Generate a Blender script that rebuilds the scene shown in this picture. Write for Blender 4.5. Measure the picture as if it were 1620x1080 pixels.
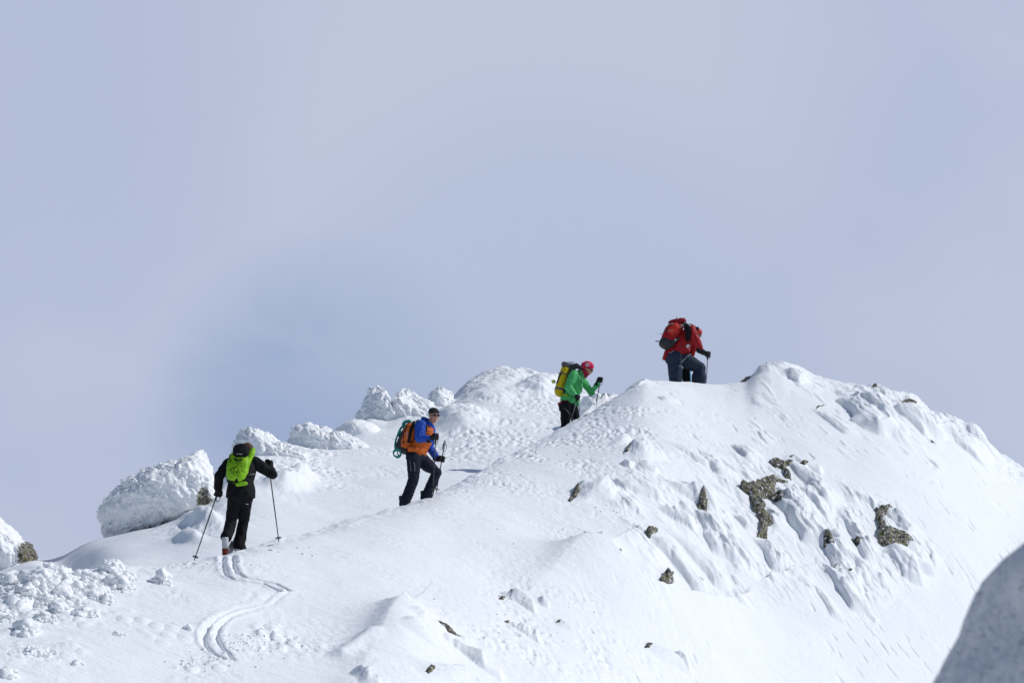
import bpy, bmesh, math, random
import numpy as np
from mathutils import Vector, Matrix, noise as mnoise
random.seed(7)
R_ = math.radians
for o in list(bpy.data.objects): bpy.data.objects.remove(o)
sc = bpy.context.scene
COL = sc.collection
# ------------------------------------------------------------------ camera
F = 4500.0; PITCH = R_(9.0); CZ = 1.7
cam = bpy.data.cameras.new('camera'); camo = bpy.data.objects.new('camera', cam); COL.objects.link(camo)
camo.location = (0, 0, CZ); camo.rotation_euler = (R_(90) + PITCH, 0, 0)
cam.sensor_width = 36; cam.lens = F / 1620 * 36; cam.clip_start = 0.1; cam.clip_end = 20000
cam.dof.use_dof = True; cam.dof.focus_distance = 50; cam.dof.aperture_fstop = 8.0
sc.camera = camo
# ------------------------------------------------------------------ sky, sun, exposure
SUN_EL, SUN_AZ = R_(44), R_(83)      # azimuth clockwise from +Y (the view direction): right and a little behind
w = bpy.data.worlds.new("World"); sc.world = w; w.use_nodes = True
nt = w.node_tree; nt.nodes.clear(); L = nt.links.new
def N(t, **k):
    n = nt.nodes.new(t)
    for a, b in k.items(): setattr(n, a, b)
    return n
out = N('ShaderNodeOutputWorld')
sky = N('ShaderNodeTexSky', sky_type='NISHITA', sun_disc=False); sky.sun_elevation = SUN_EL; sky.sun_rotation = SUN_AZ
sky.altitude = 2000; sky.air_density = 1.0; sky.dust_density = 0.6
bg1 = N('ShaderNodeBackground'); bg1.inputs[1].default_value = 0.085; L(sky.outputs[0], bg1.inputs[0])
tc = N('ShaderNodeTexCoord')
def dirmask(direction, a0, a1):
    d = N('ShaderNodeVectorMath', operation='DOT_PRODUCT'); L(tc.outputs['Generated'], d.inputs[0]); d.inputs[1].default_value = direction
    m = N('ShaderNodeMapRange', interpolation_type='SMOOTHSTEP'); L(d.outputs['Value'], m.inputs[0])
    m.inputs[1].default_value = math.cos(R_(a0)); m.inputs[2].default_value = math.cos(R_(a1)); m.inputs[3].default_value = 0; m.inputs[4].default_value = 1
    return m.outputs[0]
def pxdir(u, v):
    d = Vector((((u - 810) / F), math.cos(PITCH) - (540 - v) / F * math.sin(PITCH), math.sin(PITCH) + (540 - v) / F * math.cos(PITCH)))
    return tuple(d.normalized())
nz = N('ShaderNodeTexNoise'); nz.inputs['Scale'].default_value = 7; nz.inputs['Detail'].default_value = 4; nz.inputs['Roughness'].default_value = 0.45
mp = N('ShaderNodeMapping'); mp.inputs['Scale'].default_value = (1, 1, 1.6); L(tc.outputs['Generated'], mp.inputs[0]); L(mp.outputs[0], nz.inputs['Vector'])
rampc = N('ShaderNodeMix', data_type='RGBA'); 
rampc.inputs[6].default_value = (0.440, 0.500, 0.665, 1); rampc.inputs[7].default_value = (0.480, 0.540, 0.690, 1)
mr = N('ShaderNodeMapRange', interpolation_type='SMOOTHSTEP'); mr.inputs[1].default_value = 0.36; mr.inputs[2].default_value = 0.64; L(nz.outputs[0], mr.inputs[0]); L(mr.outputs[0], rampc.inputs[0])
def colmix(prev, mask, col, amt, var=None):
    if var is not None:
        q_ = N('ShaderNodeMath', operation='MULTIPLY'); L(mask, q_.inputs[0]); L(var, q_.inputs[1]); mask = q_.outputs[0]
    mx = N('ShaderNodeMix', data_type='RGBA'); mu = N('ShaderNodeMath', operation='MULTIPLY'); L(mask, mu.inputs[0]); mu.inputs[1].default_value = amt
    L(mu.outputs[0], mx.inputs[0]); L(prev, mx.inputs[6]); mx.inputs[7].default_value = (*col, 1); return mx.outputs[2]
nz2 = N('ShaderNodeTexNoise'); nz2.inputs['Scale'].default_value = 22; nz2.inputs['Detail'].default_value = 5; nz2.inputs['Distortion'].default_value = .8; L(mp.outputs[0], nz2.inputs['Vector'])
mr2 = N('ShaderNodeMapRange', interpolation_type='SMOOTHSTEP'); mr2.inputs[1].default_value = .35; mr2.inputs[2].default_value = .7; mr2.inputs[3].default_value = .7; mr2.inputs[4].default_value = 1.0; L(nz2.outputs[0], mr2.inputs[0])
c = rampc.outputs[2]
c = colmix(c, dirmask(pxdir(820, 60), 9, 0), (0.505, 0.565, 0.700), 0.8)
c = colmix(c, dirmask(pxdir(60, 60), 6, 0), (0.440, 0.500, 0.655), 0.6)
c = colmix(c, dirmask(pxdir(510, 650), 3.9, 0), (0.285, 0.370, 0.575), 0.85, mr2.outputs[0])
c = colmix(c, dirmask(pxdir(860, 500), 6, 0), (0.420, 0.490, 0.660), 0.6)
bg2 = N('ShaderNodeBackground'); L(c, bg2.inputs[0]); bg2.inputs[1].default_value = 1.03
mixs = N('ShaderNodeMixShader'); L(dirmask(pxdir(810, 300), 60, 26), mixs.inputs[0]); L(bg1.outputs[0], mixs.inputs[1]); L(bg2.outputs[0], mixs.inputs[2]); L(mixs.outputs[0], out.inputs[0])
sl = bpy.data.lights.new('sun', 'SUN'); sl.energy = 2.85; sl.angle = R_(0.6); sl.color = (1.0, 0.98, 0.945)
so = bpy.data.objects.new('sun', sl); COL.objects.link(so)
sd = Vector((math.sin(SUN_AZ) * math.cos(SUN_EL), math.cos(SUN_AZ) * math.cos(SUN_EL), math.sin(SUN_EL)))
so.rotation_euler = sd.to_track_quat('Z', 'Y').to_euler(); so.location = (30, 20, 60)
sc.view_settings.view_transform = 'Standard'; sc.view_settings.look = 'None'; sc.view_settings.exposure = 0.0; sc.view_settings.gamma = 1.0
# ------------------------------------------------------------------ noise in numpy
_rng = np.random.RandomState(3)
_perm = _rng.permutation(4096).astype(np.int64)
_ang = _rng.rand(4096) * 2 * np.pi; _gx = np.cos(_ang); _gy = np.sin(_ang)
_v3 = _rng.randn(4096, 3); _v3 /= np.linalg.norm(_v3, axis=1)[:, None]; _ru = _rng.rand(4096); _rv = _rng.rand(4096); _rw = _rng.rand(4096)
def _h2(i, j, s): return _perm[(_perm[(i + s * 131) & 4095] + j) & 4095]
def _h3(i, j, k, s): return _perm[(_perm[(_perm[(i + s * 131) & 4095] + j) & 4095] + k) & 4095]
def fade(t): return t * t * t * (t * (t * 6 - 15) + 10)
def perlin(x, y, s=0):
    xi = np.floor(x).astype(np.int64); yi = np.floor(y).astype(np.int64); xf = x - xi; yf = y - yi
    def g(a, b):
        h = _h2(xi + a, yi + b, s); return _gx[h] * (xf - a) + _gy[h] * (yf - b)
    u = fade(xf); v = fade(yf)
    a = g(0, 0); b = g(1, 0); a += u * (b - a); c_ = g(0, 1); d_ = g(1, 1); c_ += u * (d_ - c_)
    return (a + v * (c_ - a)) * 1.5
def fbm(x, y, s=0, o=4, g=0.5):
    r = 0; a = 1; t = 0
    for k in range(o): r = r + a * perlin(x * 2 ** k + 17.3 * k, y * 2 ** k - 9.1 * k, s + k); t += a; a *= g
    return r / t
def perlin3(p, s=0):
    pi = np.floor(p).astype(np.int64); f = p - pi; w3 = fade(f); r = 0
    for a in (0, 1):
        for b in (0, 1):
            for c_ in (0, 1):
                h = _h3(pi[:, 0] + a, pi[:, 1] + b, pi[:, 2] + c_, s); g = _v3[h]
                dd = g[:, 0] * (f[:, 0] - a) + g[:, 1] * (f[:, 1] - b) + g[:, 2] * (f[:, 2] - c_)
                ww = (w3[:, 0] if a else 1 - w3[:, 0]) * (w3[:, 1] if b else 1 - w3[:, 1]) * (w3[:, 2] if c_ else 1 - w3[:, 2])
                r = r + dd * ww
    return r * 1.5
def fbm3(p, s=0, o=4, g=0.5):
    r = 0; a = 1; t = 0
    for k in range(o): r = r + a * perlin3(p * 2 ** k + 11.7 * k, s + k); t += a; a *= g
    return r / t
def worley(x, y, s=0):                       # distance to the nearest feature point
    xi = np.floor(x).astype(np.int64); yi = np.floor(y).astype(np.int64); best = np.full(x.shape, 9.0)
    for a in (-1, 0, 1):
        for b in (-1, 0, 1):
            h = _h2(xi + a, yi + b, s); dx = xi + a + _ru[h] - x; dy = yi + b + _rv[h] - y
            best = np.minimum(best, dx * dx + dy * dy)
    return np.sqrt(best)
def worley3(p, s=0):
    pi = np.floor(p).astype(np.int64); best = np.full(len(p), 9.0)
    for a in (-1, 0, 1):
        for b in (-1, 0, 1):
            for c_ in (-1, 0, 1):
                h = _h3(pi[:, 0] + a, pi[:, 1] + b, pi[:, 2] + c_, s)
                q = np.stack([pi[:, 0] + a + _ru[h], pi[:, 1] + b + _rv[h], pi[:, 2] + c_ + _rw[h]], 1) - p
                best = np.minimum(best, (q * q).sum(1))
    return np.sqrt(best)
def sstep(a, b, x):
    t = np.clip((x - a) / (b - a), 0, 1); return t * t * (3 - 2 * t)
# ------------------------------------------------------------------ materials
def mat(name, base, rough=0.8, nscale=None, col2=None, bump=0.0, bscale=60, spec=0.15, metal=0.0, sheen=0.0, detail=5, stretch=None):
    m = bpy.data.materials.new(name); m.use_nodes = True; t = m.node_tree; b = t.nodes['Principled BSDF']
    b.inputs['Base Color'].default_value = (*base, 1); b.inputs['Roughness'].default_value = rough
    b.inputs['Specular IOR Level'].default_value = spec; b.inputs['Metallic'].default_value = metal
    if sheen: b.inputs['Sheen Weight'].default_value = sheen
    tcn = t.nodes.new('ShaderNodeTexCoord'); mpn = t.nodes.new('ShaderNodeMapping'); t.links.new(tcn.outputs['Object'], mpn.inputs[0])
    if stretch: mpn.inputs['Scale'].default_value = stretch
    if col2 is not None:
        n = t.nodes.new('ShaderNodeTexNoise'); n.inputs['Scale'].default_value = nscale or 8; n.inputs['Detail'].default_value = detail
        t.links.new(mpn.outputs[0], n.inputs['Vector'])
        r = t.nodes.new('ShaderNodeMapRange'); r.inputs[1].default_value = 0.35; r.inputs[2].default_value = 0.65; t.links.new(n.outputs[0], r.inputs[0])
        x = t.nodes.new('ShaderNodeMix'); x.data_type = 'RGBA'; x.inputs[6].default_value = (*base, 1); x.inputs[7].default_value = (*col2, 1)
        t.links.new(r.outputs[0], x.inputs[0]); t.links.new(x.outputs[2], b.inputs['Base Color'])
    if bump:
        n = t.nodes.new('ShaderNodeTexNoise'); n.inputs['Scale'].default_value = bscale; n.inputs['Detail'].default_value = 4
        t.links.new(mpn.outputs[0], n.inputs['Vector'])
        bp = t.nodes.new('ShaderNodeBump'); bp.inputs['Strength'].default_value = 1; bp.inputs['Distance'].default_value = bump
        t.links.new(n.outputs[0], bp.inputs['Height']); t.links.new(bp.outputs[0], b.inputs['Normal'])
    return m
def rock_nodes(t, tex, sc1=11):
    n = t.nodes.new('ShaderNodeTexNoise'); n.inputs['Scale'].default_value = sc1; n.inputs['Detail'].default_value = 8; n.inputs['Roughness'].default_value = 0.7
    t.links.new(tex, n.inputs['Vector'])
    cr = t.nodes.new('ShaderNodeValToRGB'); e = cr.color_ramp.elements
    e[0].position = 0.40; e[0].color = (0.018, 0.016, 0.015, 1); e[1].position = 0.66; e[1].color = (0.38, 0.36, 0.325, 1)
    x = e.new(0.50); x.color = (0.15, 0.14, 0.125, 1)
    t.links.new(n.outputs[0], cr.inputs[0])
    n2 = t.nodes.new('ShaderNodeTexNoise'); n2.inputs['Scale'].default_value = 12; n2.inputs['Detail'].default_value = 6; n2.inputs['Roughness'].default_value = 0.65
    n2.inputs['Distortion'].default_value = 0.6
    t.links.new(tex, n2.inputs['Vector'])
    r = t.nodes.new('ShaderNodeMapRange'); r.inputs[1].default_value = 0.52; r.inputs[2].default_value = 0.58; t.links.new(n2.outputs[0], r.inputs[0])
    mx = t.nodes.new('ShaderNodeMix'); mx.data_type = 'RGBA'; mx.inputs[7].default_value = (0.27, 0.255, 0.07, 1)
    mm = t.nodes.new('ShaderNodeMath'); mm.operation = 'MULTIPLY'; mm.inputs[1].default_value = 0.55; t.links.new(r.outputs[0], mm.inputs[0])
    t.links.new(mm.outputs[0], mx.inputs[0]); t.links.new(cr.outputs[0], mx.inputs[6])
    return mx.outputs[2], n.outputs[0]
def snow_mat(name, attr=False, bump1=0.010, bump2=0.004, c0=(0.84, 0.862, 0.895), c1=(0.885, 0.90, 0.925)):
    m = bpy.data.materials.new(name); m.use_nodes = True; t = m.node_tree; b = t.nodes['Principled BSDF']
    b.inputs['Roughness'].default_value = 0.62; b.inputs['Specular IOR Level'].default_value = 0.25
    tcn = t.nodes.new('ShaderNodeTexCoord'); tex = tcn.outputs['Object']
    n = t.nodes.new('ShaderNodeTexNoise'); n.inputs['Scale'].default_value = 1.3; n.inputs['Detail'].default_value = 6; t.links.new(tex, n.inputs['Vector'])
    x = t.nodes.new('ShaderNodeMix'); x.data_type = 'RGBA'; x.inputs[6].default_value = (*c0, 1); x.inputs[7].default_value = (*c1, 1)
    t.links.new(n.outputs[0], x.inputs[0]); colr = x.outputs[2]
    n1 = t.nodes.new('ShaderNodeTexNoise'); n1.inputs['Scale'].default_value = 14; n1.inputs['Detail'].default_value = 6; n1.inputs['Roughness'].default_value = 0.6; t.links.new(tex, n1.inputs['Vector'])
    n2 = t.nodes.new('ShaderNodeTexNoise'); n2.inputs['Scale'].default_value = 70; n2.inputs['Detail'].default_value = 3; t.links.new(tex, n2.inputs['Vector'])
    bp = t.nodes.new('ShaderNodeBump'); bp.inputs['Distance'].default_value = bump1; t.links.new(n1.outputs[0], bp.inputs['Height'])
    bp2 = t.nodes.new('ShaderNodeBump'); bp2.inputs['Distance'].default_value = bump2; t.links.new(n2.outputs[0], bp2.inputs['Height']); t.links.new(bp.outputs[0], bp2.inputs['Normal'])
    t.links.new(bp2.outputs[0], b.inputs['Normal'])
    if attr:
        a = t.nodes.new('ShaderNodeAttribute'); a.attribute_name = 'bare'
        rc, rn = rock_nodes(t, tex)
        n3 = t.nodes.new('ShaderNodeTexNoise'); n3.inputs['Scale'].default_value = 22; n3.inputs['Detail'].default_value = 5; n3.inputs['Roughness'].default_value = 0.7
        mpp = t.nodes.new('ShaderNodeMapping'); mpp.inputs['Scale'].default_value = (0.45, 1, 1.3); t.links.new(tex, mpp.inputs[0]); t.links.new(mpp.outputs[0], n3.inputs['Vector'])
        ad = t.nodes.new('ShaderNodeMath'); ad.operation = 'ADD'; t.links.new(a.outputs['Fac'], ad.inputs[0]); t.links.new(n3.outputs[0], ad.inputs[1])
        r = t.nodes.new('ShaderNodeMapRange'); r.inputs[1].default_value = 0.98; r.inputs[2].default_value = 1.04; t.links.new(ad.outputs[0], r.inputs[0])
        mx = t.nodes.new('ShaderNodeMix'); mx.data_type = 'RGBA'; t.links.new(r.outputs[0], mx.inputs[0]); t.links.new(colr, mx.inputs[6]); t.links.new(rc, mx.inputs[7])
        colr = mx.outputs[2]
    t.links.new(colr, b.inputs['Base Color'])
    return m
M_SNOW = snow_mat('wind_packed_snow'); M_RIME = snow_mat('rime_over_rock', attr=True, bump1=0.02, bump2=0.006, c0=(.93, .94, .955), c1=(.95, .955, .965))
def rock_material():
    m = bpy.data.materials.new('lichen_rock'); m.use_nodes = True; t = m.node_tree; b = t.nodes['Principled BSDF']
    b.inputs['Roughness'].default_value = 0.9; b.inputs['Specular IOR Level'].default_value = 0.2
    tcn = t.nodes.new('ShaderNodeTexCoord'); cc, hh = rock_nodes(t, tcn.outputs['Object'])
    bp = t.nodes.new('ShaderNodeBump'); bp.inputs['Distance'].default_value = 0.05; t.links.new(hh, bp.inputs['Height']); t.links.new(bp.outputs[0], b.inputs['Normal'])
    n = t.nodes.new('ShaderNodeTexNoise'); n.inputs['Scale'].default_value = 16; n.inputs['Detail'].default_value = 4; t.links.new(tcn.outputs['Object'], n.inputs['Vector'])
    r = t.nodes.new('ShaderNodeMapRange'); r.inputs[1].default_value = 0.60; r.inputs[2].default_value = 0.66; t.links.new(n.outputs[0], r.inputs[0])
    x = t.nodes.new('ShaderNodeMix'); x.data_type = 'RGBA'; x.inputs[7].default_value = (.82, .86, .9, 1); t.links.new(r.outputs[0], x.inputs[0]); t.links.new(cc, x.inputs[6])
    t.links.new(x.outputs[2], b.inputs['Base Color']); return m
M_ROCK = rock_material()
# ------------------------------------------------------------------ object helpers
def tag(o, label=None, cat=None, group=None, kind=None):
    if label: o['label'] = label
    if cat: o['category'] = cat
    if group: o['group'] = group
    if kind: o['kind'] = kind
    return o
def empty(name, loc, label, cat, rz=0, group=None):
    o = bpy.data.objects.new(name, None); COL.objects.link(o); o.location = loc; o.rotation_euler = (0, 0, rz); o.empty_display_size = 0.2
    return tag(o, label, cat, group)
def mesh_np(name, co, faces, m, parent=None, smooth=True, attr=None):
    me = bpy.data.meshes.new(name); n = len(co); me.vertices.add(n); me.vertices.foreach_set('co', np.ascontiguousarray(co, dtype=np.float32).ravel())
    k = faces.shape[1]; nf = len(faces)
    me.loops.add(nf * k); me.loops.foreach_set('vertex_index', faces.astype(np.int32).ravel())
    me.polygons.add(nf); me.polygons.foreach_set('loop_start', np.arange(0, nf * k, k, dtype=np.int32))
    me.polygons.foreach_set('use_smooth', np.full(nf, smooth))
    if attr is not None:
        at = me.attributes.new('bare', 'FLOAT', 'POINT'); at.data.foreach_set('value', attr.astype(np.float32))
    me.update(calc_edges=True); me.validate(); me.materials.append(m)
    o = bpy.data.objects.new(name, me); COL.objects.link(o)
    if parent is not None: o.parent = parent
    return o
def bm_obj(name, bm, m, parent=None, smooth=True):
    bmesh.ops.recalc_face_normals(bm, faces=bm.faces)
    me = bpy.data.meshes.new(name); bm.to_mesh(me); bm.free(); me.materials.append(m)
    for p in me.polygons: p.use_smooth = smooth
    o = bpy.data.objects.new(name, me); COL.objects.link(o)
    if parent is not None: o.parent = parent
    return o
# ------------------------------------------------------------------ terrain profile (columns of bearing, rows of distance)
_cx = np.arange(-400, 2100)
def curve(pts, sm=6):
    xs, ys = zip(*pts); y = np.interp(_cx, xs, ys)
    if sm:
        k = np.exp(-0.5 * (np.arange(-4 * sm, 4 * sm + 1) / sm) ** 2); k /= k.sum(); y = np.convolve(np.pad(y, 4 * sm, mode='edge'), k, 'valid')
    return lambda u: np.interp(u, _cx, y)
V1 = curve([(-400, 985), (0, 925), (100, 907), (200, 893), (300, 884), (360, 878), (440, 853), (560, 822), (620, 807), (650, 798), (675, 787), (700, 774), (760, 743), (830, 708), (890, 675), (950, 641), (995, 614),
            (1018, 601), (1045, 602), (1100, 608), (1150, 609), (1180, 603), (1198, 584), (1218, 575), (1240, 571), (1262, 578), (1290, 591), (1330, 605), (1365, 613), (1385, 611), (1405, 620), (1425, 626), (1450, 632), (1470, 648), (1492, 660),
            (1520, 669), (1542, 675), (1560, 690), (1568, 706), (1592, 728), (1620, 745), (1700, 790), (2000, 930)], 4)
V2 = curve([(-400, 1010), (-100, 925), (0, 899), (80, 871), (180, 849), (250, 830), (300, 808), (333, 790), (352, 760), (375, 726), (420, 715), (455, 704), (500, 701), (530, 695), (555, 689), (590, 676), (620, 664), (660, 655), (690, 645), (715, 634), (740, 616), (765, 598), (790, 589), (808, 592), (825, 602), (870, 611),
            (900, 618), (950, 636), (1000, 668), (1060, 710), (1200, 760), (1600, 860), (2000, 990)], 5)
V1S = curve([(q, float(V1(q))) for q in range(-400, 2100, 4)], 55)
V2S = curve([(q, float(V2(q))) for q in range(-400, 2100, 4)], 45)
D1 = curve([(-400, 35), (0, 39), (360, 42.3), (500, 46), (640, 49.6), (760, 54.5), (890, 60.2), (950, 62), (1060, 64), (1235, 68), (1400, 68), (1540, 69), (1620, 70), (2000, 70)], 30)
DB = curve([(-400, 30), (0, 33), (300, 35), (600, 37), (900, 41.5), (1200, 48.5), (1600, 54.5), (2000, 56)], 40)
D2 = curve([(-400, 56), (0, 57), (180, 54), (335, 57), (400, 62), (600, 72), (790, 82), (950, 80), (1060, 80), (2000, 80)], 30)
DIP = curve([(-400, 35), (0, 32), (360, 30), (650, 32), (780, 42), (897, 55), (980, 50), (1080, 34), (1300, 40), (2000, 40)], 30)
EX = 1.43; E0 = 3.6
cP, sP = math.cos(PITCH), math.sin(PITCH)
def P3(u, v, d):
    tx = (u - 810) / F; ty = (540 - v) / F
    return d * tx, d * (cP - ty * sP), CZ + d * (sP + ty * cP)
def FVf(u, tau):
    t = np.maximum(tau, 0); a = V1S(u); return a + (1080 - a) * t ** EX + (V1(u) - a) * np.exp(-(t / .16) ** 2)
def inv_tau(u, v):
    u = np.asarray(u, float); v = np.asarray(v, float); lo = np.zeros(np.broadcast(u, v).shape); hi = np.full(lo.shape, 1.5)
    for _ in range(26):
        m = (lo + hi) / 2; g_ = FVf(u, m) < v; lo = np.where(g_, m, lo); hi = np.where(g_, hi, m)
    return (lo + hi) / 2
def front_tau(u, tau):
    v = FVf(u, tau)
    return P3(u, v, D1(u) - (D1(u) - DB(u)) * tau)
def wpt(u, v):                       # a place on the near slope, from its bearing and height angle
    x, y, z = front_tau(u, inv_tau(u, v)); return np.array([float(x), float(y), float(z)])
def back_v(u, e):
    v1, v2 = V1(u), V2(u); d1, d2 = D1(u), D2(u); v2s = V2S(u)
    vs = np.maximum(v1 + DIP(u), np.maximum(v2, v2s) + 6)
    a = v1 + (vs - v1) * sstep(0, E0, e)
    t = np.clip((e - E0) / (d2 - d1 - E0), 0, 1)
    return np.where(e < E0, a, v2s + (vs - v2s) * (1 - t) ** 1.5 + (v2 - v2s) * np.exp(-((1 - t) / .22) ** 2))
US = np.concatenate([np.linspace(-390, -75, 60)[:-1], np.arange(-75, 1695, 1.15), np.linspace(1695, 2090, 60)])
TAU = np.concatenate([np.linspace(1.12, 0, 900)])
NEAR = np.linspace(0, 1, 50)[:-1]
# --- masks and features
def seg_dist(x, y, a, b):
    ab = b - a; L2 = (ab * ab).sum(); t = np.clip(((x - a[0]) * ab[0] + (y - a[1]) * ab[1]) / L2, 0, 1)
    return np.hypot(x - a[0] - t * ab[0], y - a[1] - t * ab[1]), t
def poly_dist(x, y, pts):
    best = np.full(x.shape, 1e9)
    for a, b in zip(pts[:-1], pts[1:]): best = np.minimum(best, seg_dist(x, y, a, b)[0])
    return best
def poly_sd(px, py, poly):
    n = len(poly); inside = np.zeros(px.shape, bool); best = np.full(px.shape, 1e9); j = n - 1
    for i in range(n):
        xi, yi = poly[i]; xj, yj = poly[j]
        cnd = ((yi > py) != (yj > py)); xin = (xj - xi) * (py - yi) / ((yj - yi) if yj != yi else 1e-9) + xi
        inside ^= cnd & (px < xin)
        best = np.minimum(best, seg_dist(px, py, np.array([xi, yi], float), np.array([xj, yj], float))[0]); j = i
    return np.where(inside, best, -best)
FLOW = (wpt(1262, 838) - wpt(1200, 758))[:2]; FLOW /= np.linalg.norm(FLOW)       # the way the wind-blown rime runs down the right face
def crop(ox, oy, s, pts): return [(ox + a / s, oy + b / s) for a, b in pts]
LOBES = [ # start u,v  end u,v  half width m, height m
 (1232,775,1296,868,.42,.34),(1252,730,1325,803,.32,.24),(1240,722,1300,745,.22,.10),(1330,800,1388,893,.26,.24),(1398,800,1455,852,.30,.20),(1405,865,1462,918,.52,.36),
 (1300,848,1352,935,.26,.22),(1205,855,1246,903,.34,.26),(1308,895,1366,972,.24,.24),(1160,815,1190,842,.22,.15),(1112,812,1152,888,.34,.22),(1032,855,1110,920,.42,.28),
 (1062,838,1150,925,.30,.20),(969,772,1049,790,.20,.22),(1055,769,1133,808,.24,.26),(1046,803,1100,838,.22,.18),(908,785,958,776,.38,.34),(1003,738,1040,752,.17,.14),(980,735,1000,742,.14,.12),
 (1000,722,1032,712,.42,.30),(968,704,992,692,.16,.18),(1155,845,1200,905,.30,.16),(1290,925,1330,990,.16,.12),
 (1340,622,1404,694,.62,.62),(1365,640,1418,680,.42,.42),(1425,645,1482,692,.56,.60),(1455,650,1500,690,.4,.4),(1512,682,1540,722,.40,.34),(1536,678,1562,712,.32,.28),
 (1285,645,1350,690,.26,.16),(1210,580,1222,590,.4,.25),(1240,590,1275,606,.38,.38),(1165,705,1195,730,.3,.16),(1060,700,1120,735,.25,.10),(1000,605,1022,607,.4,.16),(1050,628,1062,636,.26,.14),
 (1120,720,1150,760,.3,.14),(800,942,842,955,.34,.22),(845,945,862,952,.2,.12),(808,985,852,1008,.18,.14),(882,984,905,992,.14,.08),(1025,1028,1090,1062,.18,.15),(1060,1035,1095,1068,.12,.12),
 (652,1010,692,1018,.2,.10),(640,1028,700,1045,.22,.14),(706,1030,770,1062,.24,.16),(740,1050,800,1080,.2,.14),(668,1078,760,1092,.4,.22),(560,1082,600,1090,.4,.2),
 (1465,720,1490,745,.12,.08),(1350,955,1392,985,.14,.07),(1160,870,1185,920,.25,.12),(1100,905,1150,940,.2,.1),(985,880,1030,900,.2,.1)]
rr = random.Random(5)
for _ in range(70):          # smaller rime feathers between the named ones
    u = rr.uniform(1010, 1420); v = V1(u) + rr.uniform(0.28, 0.78) * (1080 - V1(u)); l = rr.uniform(18, 52)
    if v > 960 - abs(u - 1200) * 0.12 or _ % 3: continue
    LOBES.append((u, v, u + l * .62, v + l * .85, rr.uniform(.07, .20), rr.uniform(.04, .12)))
for _ in range(60):
    u = rr.uniform(1180, 1560); v = V1(u) + rr.uniform(0.03, 0.22) * (1080 - V1(u)); l = rr.uniform(10, 34)
    LOBES.append((u, v, u + l * .8, v + l * .75, rr.uniform(.05, .15), rr.uniform(.03, .08)))
RIM = [wpt(*p)[:2] for p in [(956, 872), (966, 885), (970, 903), (985, 920), (1010, 938), (1045, 955), (1090, 966), (1130, 971), (1162, 965), (1185, 945), (1194, 925)]]
T1 = [wpt(*p)[:2] for p in crop(0, 800, 3, [(1058, 245), (1062, 290), (1075, 318), (1110, 338), (1170, 352), (1250, 368), (1320, 400)])]
T2 = [wpt(*p)[:2] for p in crop(0, 800, 3, [(1105, 240), (1110, 285), (1130, 315), (1170, 338), (1240, 355), (1310, 372), (1372, 402)])]
T3 = [wpt(*p)[:2] for p in crop(0, 800, 3, [(1320, 400), (1240, 448), (1120, 480), (1035, 515), (990, 555), (967, 600), (972, 640), (1005, 680), (1060, 715)])]
T4 = [wpt(*p)[:2] for p in crop(0, 800, 3, [(1372, 402), (1300, 450), (1180, 485), (1085, 515), (1040, 555), (1027, 600), (1045, 645), (1085, 690), (1110, 720)])]
T5 = [wpt(*p)[:2] for p in crop(0, 800, 3, [(1060, 715), (960, 740), (850, 800), (740, 850)])]
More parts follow.
